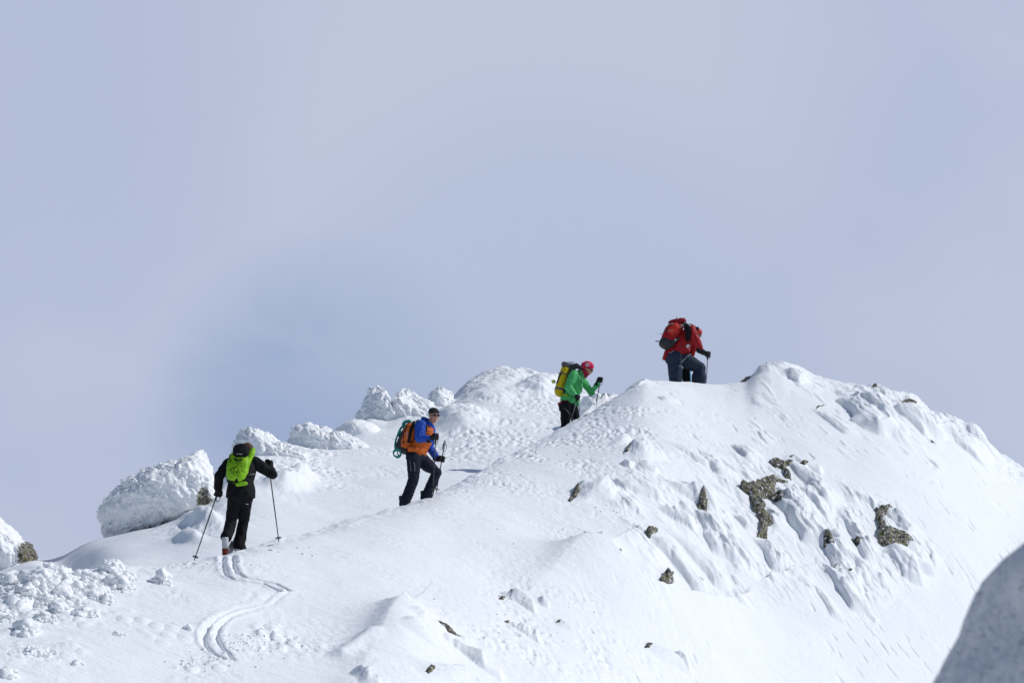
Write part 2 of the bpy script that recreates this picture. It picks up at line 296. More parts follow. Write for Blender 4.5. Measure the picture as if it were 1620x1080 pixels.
def front_detail(x, y, U, V):
    sh = x.shape; x = x.ravel(); y = y.ravel(); U = U.ravel(); V = V.ravel()
    z = np.zeros_like(x)
    fa = x * FLOW[0] + y * FLOW[1]; fc = -x * FLOW[1] + y * FLOW[0]
    wx = x + 0.25 * perlin(x * .9, y * .9, 40); wy = y + 0.25 * perlin(x * .9 + 7, y * .9, 41)
    z += 0.10 * fbm(x * .35, y * .30, 1, 3)                                     # swells
    right = sstep(900, 1080, U + (V - 800) * .25)
    # wind ripples, long axis across the view
    z += 0.016 * fbm(wx * 1.2, wy * 3.4, 5, 4) * (1 - .3 * right)
    gr = sstep(-.1, .35, fbm(x * .7 + 3, y * .5, 150, 3)); z += gr * .010 * fbm(x * 9, y * 6, 151, 3) + .006 * fbm(x * 3, y * 9, 152, 3)
    # feathers and sastrugi running down the right face
    rz = poly_sd(U, V, [(955, 765), (1010, 715), (1080, 700), (1150, 715), (1230, 712), (1300, 738), (1400, 790), (1485, 880), (1478, 935), (1420, 925), (1370, 985), (1300, 940), (1225, 915), (1185, 925), (1100, 915), (1000, 885), (985, 830)])
    rim_zone = sstep(-14, 22, rz + 10 * fbm(x * .8, y * .6, 160, 2))
    calm = 1 - .9 * np.exp(-(poly_dist(x, y, RIM) / .42) ** 2)
    A1 = sstep(-.25, .42, fbm(fa * .45, fc * .9, 161, 3))
    for (fr_, am, wa, wb, sd__) in ((.95, .15, 1.1, .34, 162), (2.6, .060, 1.0, .45, 166), (6.5, .026, .8, .45, 170)):
        ph = fc * fr_ + wa * fbm(fa * .42 * fr_ ** .7, fc * .55 * fr_ ** .7, sd__, 2) * 1.6 + wb * fbm(fa * 1.9 * fr_ ** .6, fc * 2.2 * fr_ ** .6, sd__ + 2, 2)
        k_ = np.floor(ph); t_ = ph - k_; off_ = _ru[(k_.astype(np.int64) * 37 + sd__) & 4095] * 3
        # each strand swells, then breaks off before the next one starts
        sg = (fa * .55 * fr_ ** .8 + off_ + .3 * fbm(fa * 2, fc * 3, sd__ + 5, 2)) % 1.0
        run = sstep(0, .6, sg) * (1 - sstep(.74, 1.0, sg))
        saw = sstep(0, .34, t_) * (1 - t_) ** .8 * 1.35
        z += rim_zone * calm * am * saw * (.25 + .75 * run) * (.15 + .85 * A1)
    up_ = right * (1 - rim_zone) * sstep(.25, .34, (V - V1(U)) / (1080 - V1(U))) * (1 - sstep(940, 1010, V))
    f1 = 1 - np.abs(fbm(fa * .9 + .4 * perlin(x, y, 60), fc * 4.6, 8, 3)) * 2.2
    z += up_ * .03 * f1 * sstep(.02, .5, fbm(x * .55, y * .42, 20, 2))
    # pecked wedges on the smoother snow of the right slope
    pk = sstep(.25, .62, fbm(fa * 2.0, fc * 5.5, 30, 2)) * sstep(-.15, .3, fbm(x * .6, y * .5, 33, 2))
    z -= right * .030 * pk
    # pitted crust near the ridge line and on the low rolls
    def zone(cu, cv, ru, rv): return np.exp(-(((U - cu) / ru) ** 2 + ((V - cv) / rv) ** 2))
    pit = zone(880, 720, 130, 45) + zone(1000, 660, 90, 35) + .9 * zone(820, 990, 150, 70) + .6 * zone(900, 1050, 200, 40) + .7 * zone(430, 1010, 90, 25) + .6 * zone(340, 940, 90, 12) + .5 * zone(280, 900, 80, 10) + .5 * zone(760, 770, 60, 25) + .5 * zone(920, 830, 60, 30)
    pit = np.clip(pit, 0, 1) * sstep(-.25, .25, fbm(x * .8, y * .6, 36, 3))
    z += pit * (.045 * (fbm(x * 7, y * 3.2, 44, 3)) - .03 * sstep(.45, .1, worley(x * 6.5, y * 3.4, 46)))
    hz = np.clip(zone(50, 945, 70, 26) + zone(150, 925, 60, 18) + .7 * zone(180, 905, 22, 12) + .5 * zone(110, 975, 80, 14) + .5 * zone(50, 1035, 60, 10), 0, 1)
    z += hz * (.30 * np.clip(fbm(x * 1.5, y * .9, 130, 4) + .10, 0, 1) + .07 * fbm(x * 6, y * 3.5, 131, 3))
    # clods and lumps strewn below the tracks and at the left edge
    cl = np.clip(1.2 * zone(400, 1020, 85, 16) + .9 * zone(440, 1000, 60, 14) + .8 * zone(290, 1055, 60, 12) + .5 * zone(60, 1030, 90, 20) + .45 * zone(150, 990, 160, 26) + .8 * zone(60, 960, 80, 30), 0, 1)
    w1 = worley(x * 4.2, y * 2.4, 50); z += cl * .075 * np.sqrt(np.clip(.42 - w1, 0, 1)) * 1.6 * sstep(-.1, .3, fbm(x * 1.3, y * .8, 52, 2))
    # rough lip of the ridge line
    lip = np.exp(-((V - V1(U)) / 10) ** 2) * sstep(200, 330, U) * (1 - sstep(1000, 1100, U))
    z += lip * .05 * fbm(x * 3.2, y * 1.6, 55, 3)
    z += np.exp(-((V - V1(U)) / 30) ** 2) * sstep(1180, 1230, U) * (.06 + .10 * sstep(1320, 1360, U)) * (fbm(x * 2.6, y * 1.6, 57, 4) + .5 * (1 - 2 * np.abs(fbm(x * 1.3, y * 1.0, 58, 3))))
    # lobes of rime
    for li, (u0, v0, u1, v1, hw, h) in enumerate(LOBES):
        a = wpt(u0, v0)[:2]; b = wpt(u1, v1)[:2]; Lb = np.linalg.norm(b - a)
        if Lb < .05: continue
        cx_, cy_ = (a + b) / 2; R = Lb * .75 + hw * 2
        i = np.nonzero((np.abs(x - cx_) < R) & (np.abs(y - cy_) < R))[0]
        if not len(i): continue
        xx, yy = x[i], y[i]; e = (b - a) / Lb
        xx = xx + .35 * hw * perlin(xx * 1.6, yy * 1.6, 70); yy = yy + .5 * hw * perlin(xx * 1.6 + 5, yy * 1.6, 71)
        s = ((xx - a[0]) * e[0] + (yy - a[1]) * e[1]) / Lb; c_ = (-(xx - a[0]) * e[1] + (yy - a[1]) * e[0]) / hw
        wid = .45 + .55 * np.sqrt(np.clip(s, 0, 1)); c_ = c_ / wid
        prof = sstep(-.10, .55, s) * (1 - sstep(.90, 1.04, s)) * np.clip(1 - c_ * c_, 0, 1) ** .75
        rib = 1 + .28 * fbm(s * 2.0, c_ * 2.6 + u0, 72, 3) + .10 * fbm(xx * 6, yy * 4, 74, 2)
        z[i] += h * (1.2 if li < 51 else .7) * (.45 + .20 * min(1., max(0., (v0 - float(V1(u0)) - 20) / 90))) * prof * rib
    # scooped bowl behind a crisp drift
    i = np.nonzero((U > 560) & (U < 1560) & (V > 690))[0]
    xx, yy = x[i], y[i]; dr = poly_dist(xx, yy, RIM); Up, Vp = U[i], V[i]
    ins = poly_sd(Up, Vp, [(956, 872), (966, 885), (970, 903), (985, 920), (1010, 938), (1045, 955), (1090, 966), (1130, 971), (1162, 965), (1185, 945), (1194, 925), (1290, 890), (1310, 780), (1120, 770), (1000, 790), (950, 830)]) > 0
    sdn = np.where(ins, -dr, dr); e0_ = np.hypot(xx - RIM[0][0], yy - RIM[0][1]); e1_ = np.hypot(xx - RIM[-1][0], yy - RIM[-1][1])
    ends = (1 - np.exp(-(e0_ / .45) ** 2)) * (1 - np.exp(-(e1_ / 1.6) ** 2))
    drift = np.where(sdn > 0, np.exp(-(sdn / 1.5) ** 2), np.exp(-(sdn / .05) ** 2)) * .32
    bowl = -np.where(sdn < 0, (1 - np.exp(-(sdn / .14) ** 2)) * np.exp(-(sdn / 1.2) ** 2), 0) * .30
    z[i] += (drift * sstep(845, 892, Vp) + bowl * sstep(835, 900, Vp)) * ends
    rp_ = [wpt(*p)[:2] for p in [(968, 866), (935, 884), (895, 905), (850, 928)]]; dq = poly_dist(x, y, rp_)
    dirn = rp_[-1] - rp_[0]; n2 = np.array([-dirn[1], dirn[0]]); n2 /= np.linalg.norm(n2)
    if ((wpt(960, 950)[:2] - rp_[0]) @ n2) < 0: n2 = -n2
    sg_ = (x - rp_[0][0]) * n2[0] + (y - rp_[0][1]) * n2[1]; al = np.clip(((x - rp_[0][0]) * dirn[0] + (y - rp_[0][1]) * dirn[1]) / (dirn @ dirn), 0, 1)
    z += .24 * (1 - .7 * al) * np.exp(-np.where(sg_ > 0, dq / 1.1, dq / .32) ** 1.7)
    # the drift cone in the lower middle
    a = wpt(634, 984)[:2]; b = wpt(560, 1085)[:2]; n2 = np.array([-(b - a)[1], (b - a)[0]]); n2 /= np.linalg.norm(n2)
    sgn = (x - a[0]) * n2[0] + (y - a[1]) * n2[1]
    dd, tt = seg_dist(x, y, a, b)
    if ((wpt(700, 1040)[:2] - a) @ n2) < 0: sgn = -sgn
    hgt = (.25 + .05 * fbm(x * .9, y * .9, 140, 3)) * (1 - .7 * tt) * np.exp(-np.where(sgn > 0, dd / 1.1, dd / .30) ** 1.5)
    z += hgt
    a = wpt(648, 1012)[:2]; z += .16 * np.exp(-(((x - a[0]) / .5) ** 2 + ((y - a[1]) / 1.3) ** 2))
    b1 = [wpt(*p)[:2] for p in [(617, 964), (630, 970), (638, 980)]]; d_ = poly_dist(x, y, b1); z += .07 * np.exp(-(d_ / .10) ** 2)
    b1 = [wpt(*p)[:2] for p in [(540, 1040), (562, 1030), (585, 1020)]]; d_ = poly_dist(x, y, b1); z += .09 * np.exp(-(d_ / .14) ** 2)
    # ski tracks
    i = np.nonzero((U > 200) & (U < 500))[0]; xx, yy = x[i], y[i]; xx = xx + .012 * perlin(xx * 5, yy * 5, 80)
    for T, dep in ((T1, .055), (T2, .065), (T3, .06), (T4, .065)):
        dq = poly_dist(xx, yy, T); soft = 1.0
        if T is T3 or T is T4: soft = .12 + .88 * sstep(958, 980, V[i]) * (1 - sstep(1025, 1050, V[i]))
        z[i] += soft * (-dep * np.exp(-(dq / .030) ** 4) + .014 * np.exp(-((dq - .085) / .035) ** 2) * (1 + .9 * fbm(xx * 6, yy * 4, 82, 2)))
    return z.reshape(sh)
def back_detail(x, y, U, e):
    sh = x.shape; x = x.ravel(); y = y.ravel(); U = U.ravel(); e = e.ravel()
    g = sstep(.2, 3.5, e)
    z = .10 * fbm(x * .30, y * .25, 1, 3) * g + .02 * fbm(x * 1.3, y * 3.0, 5, 4)
    V = back_v(U, e)
    def zone(cu, cv, ru, rv): return np.exp(-(((U - cu) / ru) ** 2 + ((V - cv) / rv) ** 2))
    pit = np.clip(zone(540, 745, 110, 40) + zone(450, 735, 70, 30) + zone(700, 690, 80, 30) + zone(800, 690, 80, 40) + zone(780, 640, 110, 35), 0, 1) * sstep(-.3, .2, fbm(x * .5, y * .4, 91, 3))
    z += pit * (.05 * fbm(x * 6, y * 2.6, 92, 3) - .03 * sstep(.45, .1, worley(x * 4.5, y * 1.9, 93)))
    rg = zone(330, 815, 60, 22) + .9 * zone(460, 765, 40, 16) + .8 * zone(300, 840, 50, 14)
    z += np.clip(rg, 0, 1) * .10 * fbm(x * 2.4, y * 1.2, 95, 4)
    for (u, v, ru, rv, h) in [(725, 668, 45, 12, .38), (745, 655, 30, 9, .12), (455, 764, 34, 9, .30), (560, 672, 40, 14, .4), (640, 660, 40, 16, .35), (862, 622, 40, 8, .35), (820, 606, 40, 8, .15), (320, 822, 26, 8, .22), (300, 850, 22, 6, .16), (480, 755, 20, 6, .2), (780, 625, 40, 12, .15), (640, 632, 24, 8, .3)]:
        q = np.sqrt(((U - u + .25 * ru * perlin(x, y, 96)) / ru) ** 2 + ((V - v) / rv) ** 2); z += h * np.exp(-q ** 3) * (1 + .35 * fbm(x * 1.8, y * 1.2, 98, 3))
    z -= .35 * zone(110, 880, 45, 14) 
    top = np.exp(-((V - V2(U)) / 22) ** 2) * sstep(680, 760, U); z += top * (.24 * (1 - 2 * np.abs(fbm(x * .9 + .5 * y, y * 1.6, 99, 4))))
    return z.reshape(sh)
UU, TT = np.meshgrid(US, TAU)
fx, fy, fz = front_tau(UU, TT)
FV = FVf(UU, TT)
fz = fz + front_detail(fx, fy, UU, FV)
e1 = np.concatenate([np.linspace(0.02, E0, 110), E0 + (np.linspace(0, 1, 330)[1:])])
rows_b = []
Eg = np.zeros((len(e1), len(US)))
for k, q in enumerate(e1):
    Eg[k] = q if q <= E0 else E0 + (q - E0) * (D2(US) - D1(US) - E0)
UB = np.tile(US, (len(e1), 1)); bx_, by_, bz_ = P3(UB, back_v(UB, Eg), D1(UB) + Eg)
d0 = front_detail(fx[-1:], fy[-1:], UU[-1:], FV[-1:])
bz_ = bz_ + back_detail(bx_, by_, UB, Eg)
bz_ += (fz[-1] - P3(US, V1(US), D1(US))[2])[None, :] * np.exp(-(Eg / 1.2) ** 2)
# beyond the far crest the ground falls away
fr = np.array([.02, .06, .12, .2, .35, .6, 1.0])[:, None]
dirx, diry = bx_[-1] / by_[-1], 1.0
gx_ = bx_[-1] + fr * 120 * dirx; gy_ = by_[-1] + fr * 120; gz_ = bz_[-1] - 70 * fr ** 1.15
# towards the camera
nt_ = np.linspace(0, 1, 60)[:-1][:, None]
dn = 2.5 + (np.hypot(fx[0], fy[0]) - 2.5) * nt_
hx = fx[0] / np.hypot(fx[0], fy[0]); hy = fy[0] / np.hypot(fx[0], fy[0])
nx_, ny_ = dn * hx, dn * hy; nz_ = fz[0] * nt_ ** 1.25 * 1.0 - 0.05 + .05 * nt_
X = np.vstack([nx_, fx, bx_, gx_]); Y = np.vstack([ny_, fy, by_, gy_]); Z = np.vstack([nz_, fz, bz_, gz_])
nr, nc = X.shape
idx = np.arange(nr * nc).reshape(nr, nc)
faces = np.stack([idx[:-1, :-1], idx[:-1, 1:], idx[1:, 1:], idx[1:, :-1]], -1).reshape(-1, 4)
ter = mesh_np('snow_slope', np.stack([X, Y, Z], -1).reshape(-1, 3), faces, M_SNOW); tag(ter, kind='structure')
def surf(u, v):                      # finished near-slope surface at a bearing and height angle of its profile
    u = np.asarray(u, float); v = np.asarray(v, float)
    tau = inv_tau(u, v)
    ci = np.interp(u, US, np.arange(len(US))); ri = (1.12 - tau) / 1.12 * (len(TAU) - 1)
    c0 = np.clip(np.floor(ci).astype(int), 0, len(US) - 2); r0 = np.clip(np.floor(ri).astype(int), 0, len(TAU) - 2); a = ci - c0; b = np.clip(ri - r0, 0, 1)
    def s(A): return (A[r0, c0] * (1 - a) + A[r0, c0 + 1] * a) * (1 - b) + (A[r0 + 1, c0] * (1 - a) + A[r0 + 1, c0 + 1] * a) * b
    return s(fx), s(fy), s(fz)

def back_z(u, e):
    k = int(np.interp(u, US, np.arange(len(US)))); return float(np.interp(e, Eg[:, k], bz_[:, k]))
# wide snow field round and below the ridge, out to the horizon
g = np.concatenate([-np.geomspace(6000, 60, 24), np.linspace(-50, 50, 41), np.geomspace(60, 6000, 24)])
GX, GY = np.meshgrid(g, g); rr_ = np.hypot(GX, GY - 20)
ang = np.arctan2(GX, np.maximum(GY, .01))
inside = (GY > 0) & (np.abs(ang) < 0.27)
GZ = -0.9 + .12 * fbm(GX * .1, GY * .1, 4, 3) - np.clip(rr_ - 45, 0, 400) * .35 + 4.0 * np.clip(GY, 0, 60) / 60 - 3.0 * sstep(0.1, .3, np.abs(ang)) * (GY > 20)
GZ = np.where(inside & (GY > 3), GZ - 3.5, GZ) 
GZ = np.where(GY <= 3, np.maximum(GZ, -0.06 - np.clip(rr_ - 45, 0, 400) * .35 + .02 * GY), GZ)
gi = np.arange(GX.size).reshape(GX.shape)
ff = np.stack([gi[:-1, :-1], gi[:-1, 1:], gi[1:, 1:], gi[1:, :-1]], -1).reshape(-1, 4)
tag(mesh_np('snow_field', np.stack([GX, GY, GZ], -1).reshape(-1, 3), ff, M_SNOW), kind='structure')
# ------------------------------------------------------------------ rocks breaking through the snow
def rock(poly, label, h=.10, name='rock', group='rocks showing through the snow'):
    pu = [p[0] for p in poly]; pv = [p[1] for p in poly]; m = 7
    st = .55 if max(pu) - min(pu) > 15 else .3
    us = np.arange(min(pu) - m, max(pu) + m, st); vs = np.arange(min(pv) - m, max(pv) + m, st)
    U, V = np.meshgrid(us, vs); sd_ = poly_sd(U, V, poly)
    x, y, z = surf(U, V)
    P = np.stack([x.ravel(), y.ravel(), z.ravel()], 1)
    sd_ = sd_ + 1.1 * fbm(U * .25, V * .25, int(pu[0]) % 50, 3) * min(1, (max(pu) - min(pu)) / 15)
    prof = np.where(sd_ > 0, np.sqrt(np.clip(sd_ / 5.0, 0, 1)), np.clip(sd_ / 2.0, -2.5, 0))
    nn = (fbm3(P * np.array([3.0, 3.0, 4.5]), 3, 5, .6).reshape(U.shape)); blk = worley3(P * np.array([4., 3., 5.]), 9).reshape(U.shape)
    off = h * (prof * (1 + .5 * nn + .6 * (blk - .5)) + .35 * nn * (sd_ > 0) * prof) 
    n_ = np.array([0.0, -.62, .78]); Pt = P + off.reshape(-1, 1) * n_
    ny, nx = U.shape; ii = np.arange(nx * ny).reshape(ny, nx)
    keep = (sd_ > -5)
    base = Pt - np.array([0, -.25, .35])
    f = np.stack([ii[:-1, :-1], ii[1:, :-1], ii[1:, 1:], ii[:-1, 1:]], -1).reshape(-1, 4)
    kf = keep.ravel()[f].all(1); f = f[kf]
    # close the stone underneath the snow
    ed = {}
    for q in f:
        for a, b in ((q[0], q[1]), (q[1], q[2]), (q[2], q[3]), (q[3], q[0])):
            if (b, a) in ed: del ed[(b, a)]
            else: ed[(a, b)] = 1
    nv = nx * ny; side = np.array([(b, a, a + nv, b + nv) for a, b in ed]) if ed else np.zeros((0, 4), int)
    allf = np.vstack([f, side, f[:, ::-1] + nv]); co = np.vstack([Pt, base])
    used = np.unique(allf); rem = np.zeros(len(co), int); rem[used] = np.arange(len(used))
    cen = Pt[used[used < nv]].mean(0)
    o = mesh_np(name, co[used] - cen, rem[allf], M_ROCK); o.location = cen
    return tag(o, label, 'rock', group)
cA = lambda p: crop(860, 680, 3.485, p); cB = lambda p: crop(1140, 680, 3.485, p); cC = lambda p: crop(500, 860, 4.05, p); cD = lambda p: crop(880, 860, 3.857, p); cE = lambda p: crop(1140, 550, 3.375, p)
ROCKS = [
 (cB([(110,320),(165,322),(215,285),(255,270),(300,280),(375,318),(310,302),(300,335),(295,365),(345,385),(352,405),(335,435),(300,410),(260,385),(225,392),(252,425),(228,460),(262,490),(292,545),(258,550),(258,605),(225,600),(203,596),(218,560),(213,510),(180,460),(170,410),(158,380),(105,350)]), 'largest dark brown rock with arms running down the middle of the right snow face', .22),
 (cB([(265,180),(300,160),(335,175),(375,185),(402,198),(357,212),(385,245),(392,297),(360,282),(335,235),(290,205)]), 'brown rock running diagonally just above the largest rock of the face', .14),
 (cB([(438,203),(462,192),(484,200),(462,217)]), 'small dark stone right of the diagonal brown rock', .08),
 (cB([(376,162),(412,150),(392,168)]), 'sliver of rock above the top end of the diagonal brown rock', .05),
 (cB([(848,433),(957,440),(905,462),(892,490),(914,515),(897,535),(960,545),(1012,570),(1062,622),(1030,657),(960,657),(900,645),(870,612),(863,570),(873,540),(860,500),(860,460)]), 'hook shaped rock with yellow lichen, the rightmost rock low on the snow face', .20),
 (cB([(720,595),(750,608),(774,630),(766,647),(745,637)]), 'small brown stone left of the hook shaped lichen rock', .09),
 (cB([(568,645),(607,633),(617,655),(632,697),(600,687),(568,667)]), 'small three cornered rock between the largest rock and the hook shaped rock', .11),
 (cB([(608,772),(646,772),(620,788)]), 'tiny flat stone below the three cornered rock', .05),
 (cB([(703,826),(730,818),(722,834)]), 'tiny lowest stone among the streaks below the three cornered rock', .05),
 (cA([(846,432),(885,414),(905,450),(890,507),(868,472),(850,450)]), 'dark upright rock poking from the snow left of the largest rock', .13),
 (cA([(566,572),(590,548),(633,544),(626,562),(602,580),(620,592),(585,620),(568,602)]), 'dark rock on the left part of the face, above the scooped hollow', .11),
 (cA([(388,748),(408,708),(432,703),(422,727),(396,750)]), 'narrow dark stone at the upper left rim of the scooped hollow', .08),
 (cA([(690,765),(718,761),(704,784),(714,796),(719,808),(690,818),(672,812),(650,818),(645,808),(662,782)]), 'yellow green lichen stone inside the scooped hollow', .16),
 (cA([(642,860),(668,822),(694,820),(682,860),(664,898),(636,900),(638,878)]), 'long lichen stone at the bottom of the scooped hollow', .18),
 (cA([(858,828),(888,831),(878,837)]), 'thin dark stone edge right of the lichen stone in the hollow', .04),
 (cA([(136,388),(158,350),(197,333),(202,356),(168,378),(148,394)]), 'dark rock at the left end of the knobbly snow hump on the shoulder', .10),
 (cA([(438,132),(463,104),(487,102),(462,132)]), 'dark stone peeping from the left of a smooth snow cone', .08),
 (cC([(1236,314),(1248,284),(1292,282),(1280,300),(1266,328),(1246,330)]), 'dark rock at the top of a small snow hump in the lower middle', .10),
 (cC([(1172,336),(1190,322),(1212,330),(1200,346)]), 'tan stone just left of the dark rock on the lower middle hump', .05),
 (cC([(1203,497),(1242,489),(1234,512)]), 'small dark stone heading a snow streak below the lower middle hump', .07),
 (cC([(783,605),(832,613),(930,656),(842,657),(820,632)]), 'flat tan stone in the snow right of the shaded drift', .05),
 (cC([(706,890),(738,872),(764,884),(760,896),(722,900)]), 'dark rock at the bottom edge right of the shaded drift', .10),
 (cC([(783,853),(800,844),(824,850),(806,860)]), 'tiny dark stone just above the rock at the bottom edge', .05),
 (cC([(1538,492),(1560,484),(1578,494),(1560,503)]), 'tiny grey stone left of the smooth drift in the lower middle', .05),
 (cD([(536,638),(562,624),(594,634),(570,648)]), 'dark stone at the head of two long streaks low in the centre', .08),
 (cE([(104,188),(124,154),(158,148),(158,165),(126,184)]), 'dark rock under the left side of the rounded summit lump', .14),
 (cE([(950,298),(985,286),(1050,297),(1042,309),(960,308)]), 'flat brown rock under the snow cap on the right skyline', .12),
 (cE([(798,214),(836,203),(832,218)]), 'small brown stone on the skyline left of the capped brown rock', .07),
 (cE([(505,334),(518,314),(568,306),(518,324),(512,338)]), 'thin curved stone edge on the slope under the skyline', .06),
 (cE([(1233,461),(1260,454),(1247,469)]), 'tiny brown stone on the far right rime outcrop', .06),
 (cE([(1116,484),(1152,502),(1128,500)]), 'thin dark stone edge below the overhanging rime on the right', .05),
]
for poly, lab, h in ROCKS: rock(poly, lab, (h if 'scooped' in lab else h * .55) + .012)
# ------------------------------------------------------------------ rime-plastered boulders: inflated outlines with their own depth
def boulder(name, outline, d, thick, label, cat, sub=7, rime=.07, rs=7.0, bare=None, yoff=0, m=None, knob=.05, group=None):
    if name == 'rime_outcrop':
        mv = sum(q[1] for q in outline) / len(outline); outline = [(u, v + (8 if v > mv else 0)) for u, v in outline]; rime *= 1.9; rs *= 1.15
    pts = np.array([P3(u, v, d) for u, v in outline]); cen = pts.mean(0)
    ox, oz = pts[:, 0] - cen[0], pts[:, 2] - cen[2]
    th = np.arctan2(oz, ox); rad = np.hypot(ox, oz); od = np.argsort(th); th = th[od]; rad = rad[od]
    th = np.concatenate([th[-3:] - 2 * np.pi, th, th[:3] + 2 * np.pi]); rad = np.concatenate([rad[-3:], rad, rad[:3]])
    bm = bmesh.new(); bmesh.ops.create_icosphere(bm, subdivisions=sub, radius=1)
    co = np.array([v.co[:] for v in bm.verts]); fc = np.array([[v.index for v in f.verts] for f in bm.faces]); bm.free()
    q = np.hypot(co[:, 0], co[:, 2]); t = np.arctan2(co[:, 2], co[:, 0]); R = np.interp(t, th, rad)
    P = np.stack([R * q * np.cos(t), thick * 1.25 * co[:, 1], R * q * np.sin(t)], 1)
    nrm = co / np.array([1, 1, 1]); nrm = np.stack([P[:, 0] / (rad.mean() ** 2), P[:, 1] / thick ** 2, P[:, 2] / (rad.mean() ** 2)], 1); nrm /= np.linalg.norm(nrm, axis=1)[:, None] + 1e-9
    W = P + cen
    P = P + nrm * (rime * 1.0 * fbm3(W * 1.3, 5, 3))[:, None]
    rime = rime * (.45 + 1.1 * sstep(-.25, .3, fbm3(W * 1.5, 61, 2)))
    W0 = W; W = W + .16 * np.stack([fbm3(W * 2.2, 63, 2), fbm3(W * 2.2 + 9, 64, 2), fbm3(W * 2.2 + 5, 65, 2)], 1); W = W + np.outer(W[:, 2], [.35, 0, 0])
    wv = worley3(W * np.array([rs, rs * .7, rs * .42]), 11); big = worley3(W * rs * .35, 14)
    P = P + nrm * (rime * (.75 - wv) + knob * (.8 - big) * 1.2 + rime * .55 * fbm3(W * rs * 1.6, 21, 4, .6) + rime * .4 * (.5 - worley3(W * rs * 2.1, 25)))[:, None]
    at = np.zeros(len(P))
    if bare is not None: at = bare(P, cen, nrm)
    o = mesh_np(name, P, fc, m or M_RIME, attr=at); o.location = (cen[0], cen[1] + yoff, cen[2])
    return tag(o, label, cat, group)
c7 = lambda p: crop(140, 690, 6.355, p)
def bare_main(P, c, n):
    a = np.zeros(len(P)); h = P[:, 2] - (.22 * P[:, 0] - .10)
    a += .40 * sstep(.22, -.32, h); a += .66 * np.exp(-(((P[:, 0] - .98) / .10) ** 2 + ((P[:, 2] + .02) / .24) ** 2)); return a
boulder('rime_boulder', c7([(130,810),(155,720),(215,640),(290,570),(400,490),(520,420),(620,350),(760,295),(900,248),(960,238),(1040,190),(1105,165),(1145,210),(1165,290),(1225,390),(1240,480),(1245,640),(1150,760),(1000,820),(800,870),(640,920),(480,985),(330,1040),(255,1030),(190,1000),(155,950),(165,880)]),
        55.2, .75, 'large rime crusted boulder on the snow at left, beside the black clad skier', 'boulder', sub=7, rime=.085, rs=8.5, bare=bare_main, knob=.07)
def low_bare(f, k=.42):
    return lambda P, c, n: k * sstep(.05, -.25, P[:, 2] - f * P[:, 0])
boulder('rime_outcrop', [(362,755),(370,720),(375,697),(382,683),(392,675),(402,679),(420,690),(442,702),(466,711),(500,722),(530,735),(500,760),(400,765)], 62.6, .8, 'pointed rime covered outcrop behind the black clad skier', 'outcrop', rime=.05, rs=6, group='rime covered outcrops on the far ridge')
boulder('rime_outcrop', [(452,712),(462,694),(466,682),(476,674),(490,673),(506,679),(526,686),(552,693),(590,704),(600,722),(540,740),(480,735)], 65.5, .7, 'low rime covered outcrop with a dark undercut left end, on the far ridge', 'outcrop', rime=.045, rs=6, group='rime covered outcrops on the far ridge', bare=lambda P, c, n: .62 * np.exp(-(((P[:, 0] + 1.0) / .12) ** 2 + ((P[:, 2] - .20) / .16) ** 2)))
boulder('rime_outcrop', [(512,704),(526,688),(540,674),(552,666),(564,664),(580,668),(600,678),(610,700),(560,722)], 69, .6, 'smooth low hump at the left foot of the twin peaked outcrop', 'outcrop', rime=.025, rs=4, group='rime covered outcrops on the far ridge')
boulder('rime_outcrop', [(536,712),(548,688),(562,668),(576,646),(588,626),(598,615),(610,618),(617,630),(621,638),(628,627),(640,620),(650,626),(666,635),(686,646),(710,660),(730,680),(700,705),(640,720),(580,725)], 71.5, .9, 'twin peaked rime outcrop left of the man in the orange vest', 'outcrop', sub=7, rime=.055, rs=5, knob=.09, group='rime covered outcrops on the far ridge')
boulder('rime_outcrop', [(676,655),(679,635),(686,622),(695,618),(704,624),(712,634),(720,650),(712,668),(680,672)], 75.5, .5, 'small lone rime knob on the skyline above the dark capped man', 'outcrop', rime=.06, rs=5, group='rime covered outcrops on the far ridge')
boulder('rime_outcrop', [(918,660),(920,640),(932,630),(946,628),(958,636),(962,650),(950,668)], 70, .5, 'low rime hump behind the raised pole of the green jacketed skier', 'outcrop', rime=.05, rs=5, group='rime covered outcrops on the far ridge')
boulder('rime_outcrop', [(-90,900),(-70,850),(-40,822),(-8,820),(6,829),(18,842),(30,855),(44,866),(58,880),(50,898),(0,915),(-60,918)], 54, .7, 'snow covered outcrop cut by the left photo edge, bare stone on its right', 'outcrop', rime=.05, rs=6,
        bare=lambda P, c, n: .85 * np.exp(-((P[:, 0] - .70) / .16) ** 2) * sstep(-.5, -.2, P[:, 2]) + .3 * sstep(0, .6, P[:, 0]), group='rime covered outcrops on the far ridge')
# near bank in shade at the right edge
boulder('snow_bank', [(1484,1090),(1502,1062),(1524,1034),(1546,1000),(1562,960),(1574,930),(1588,902),(1606,885),(1632,868),(1700,805),(1790,650),(1960,300),(2300,-200),(2900,-1100),(3900,-2100),(5600,-2600),(7400,-1600),(7800,1500),(6400,2400),(4000,2500),(2400,2500),(1500,2200),(1350,1700),(1410,1250)], 6.6, 1.6,  # unseen right part of the outline added tall and wide to block the sun
        'blurred blue shaded snow bank close up in the lower right corner', 'snow bank', sub=7, rime=.045, rs=11, knob=.03, m=snow_mat('shaded_bank_snow', bump1=.07, bump2=.01))
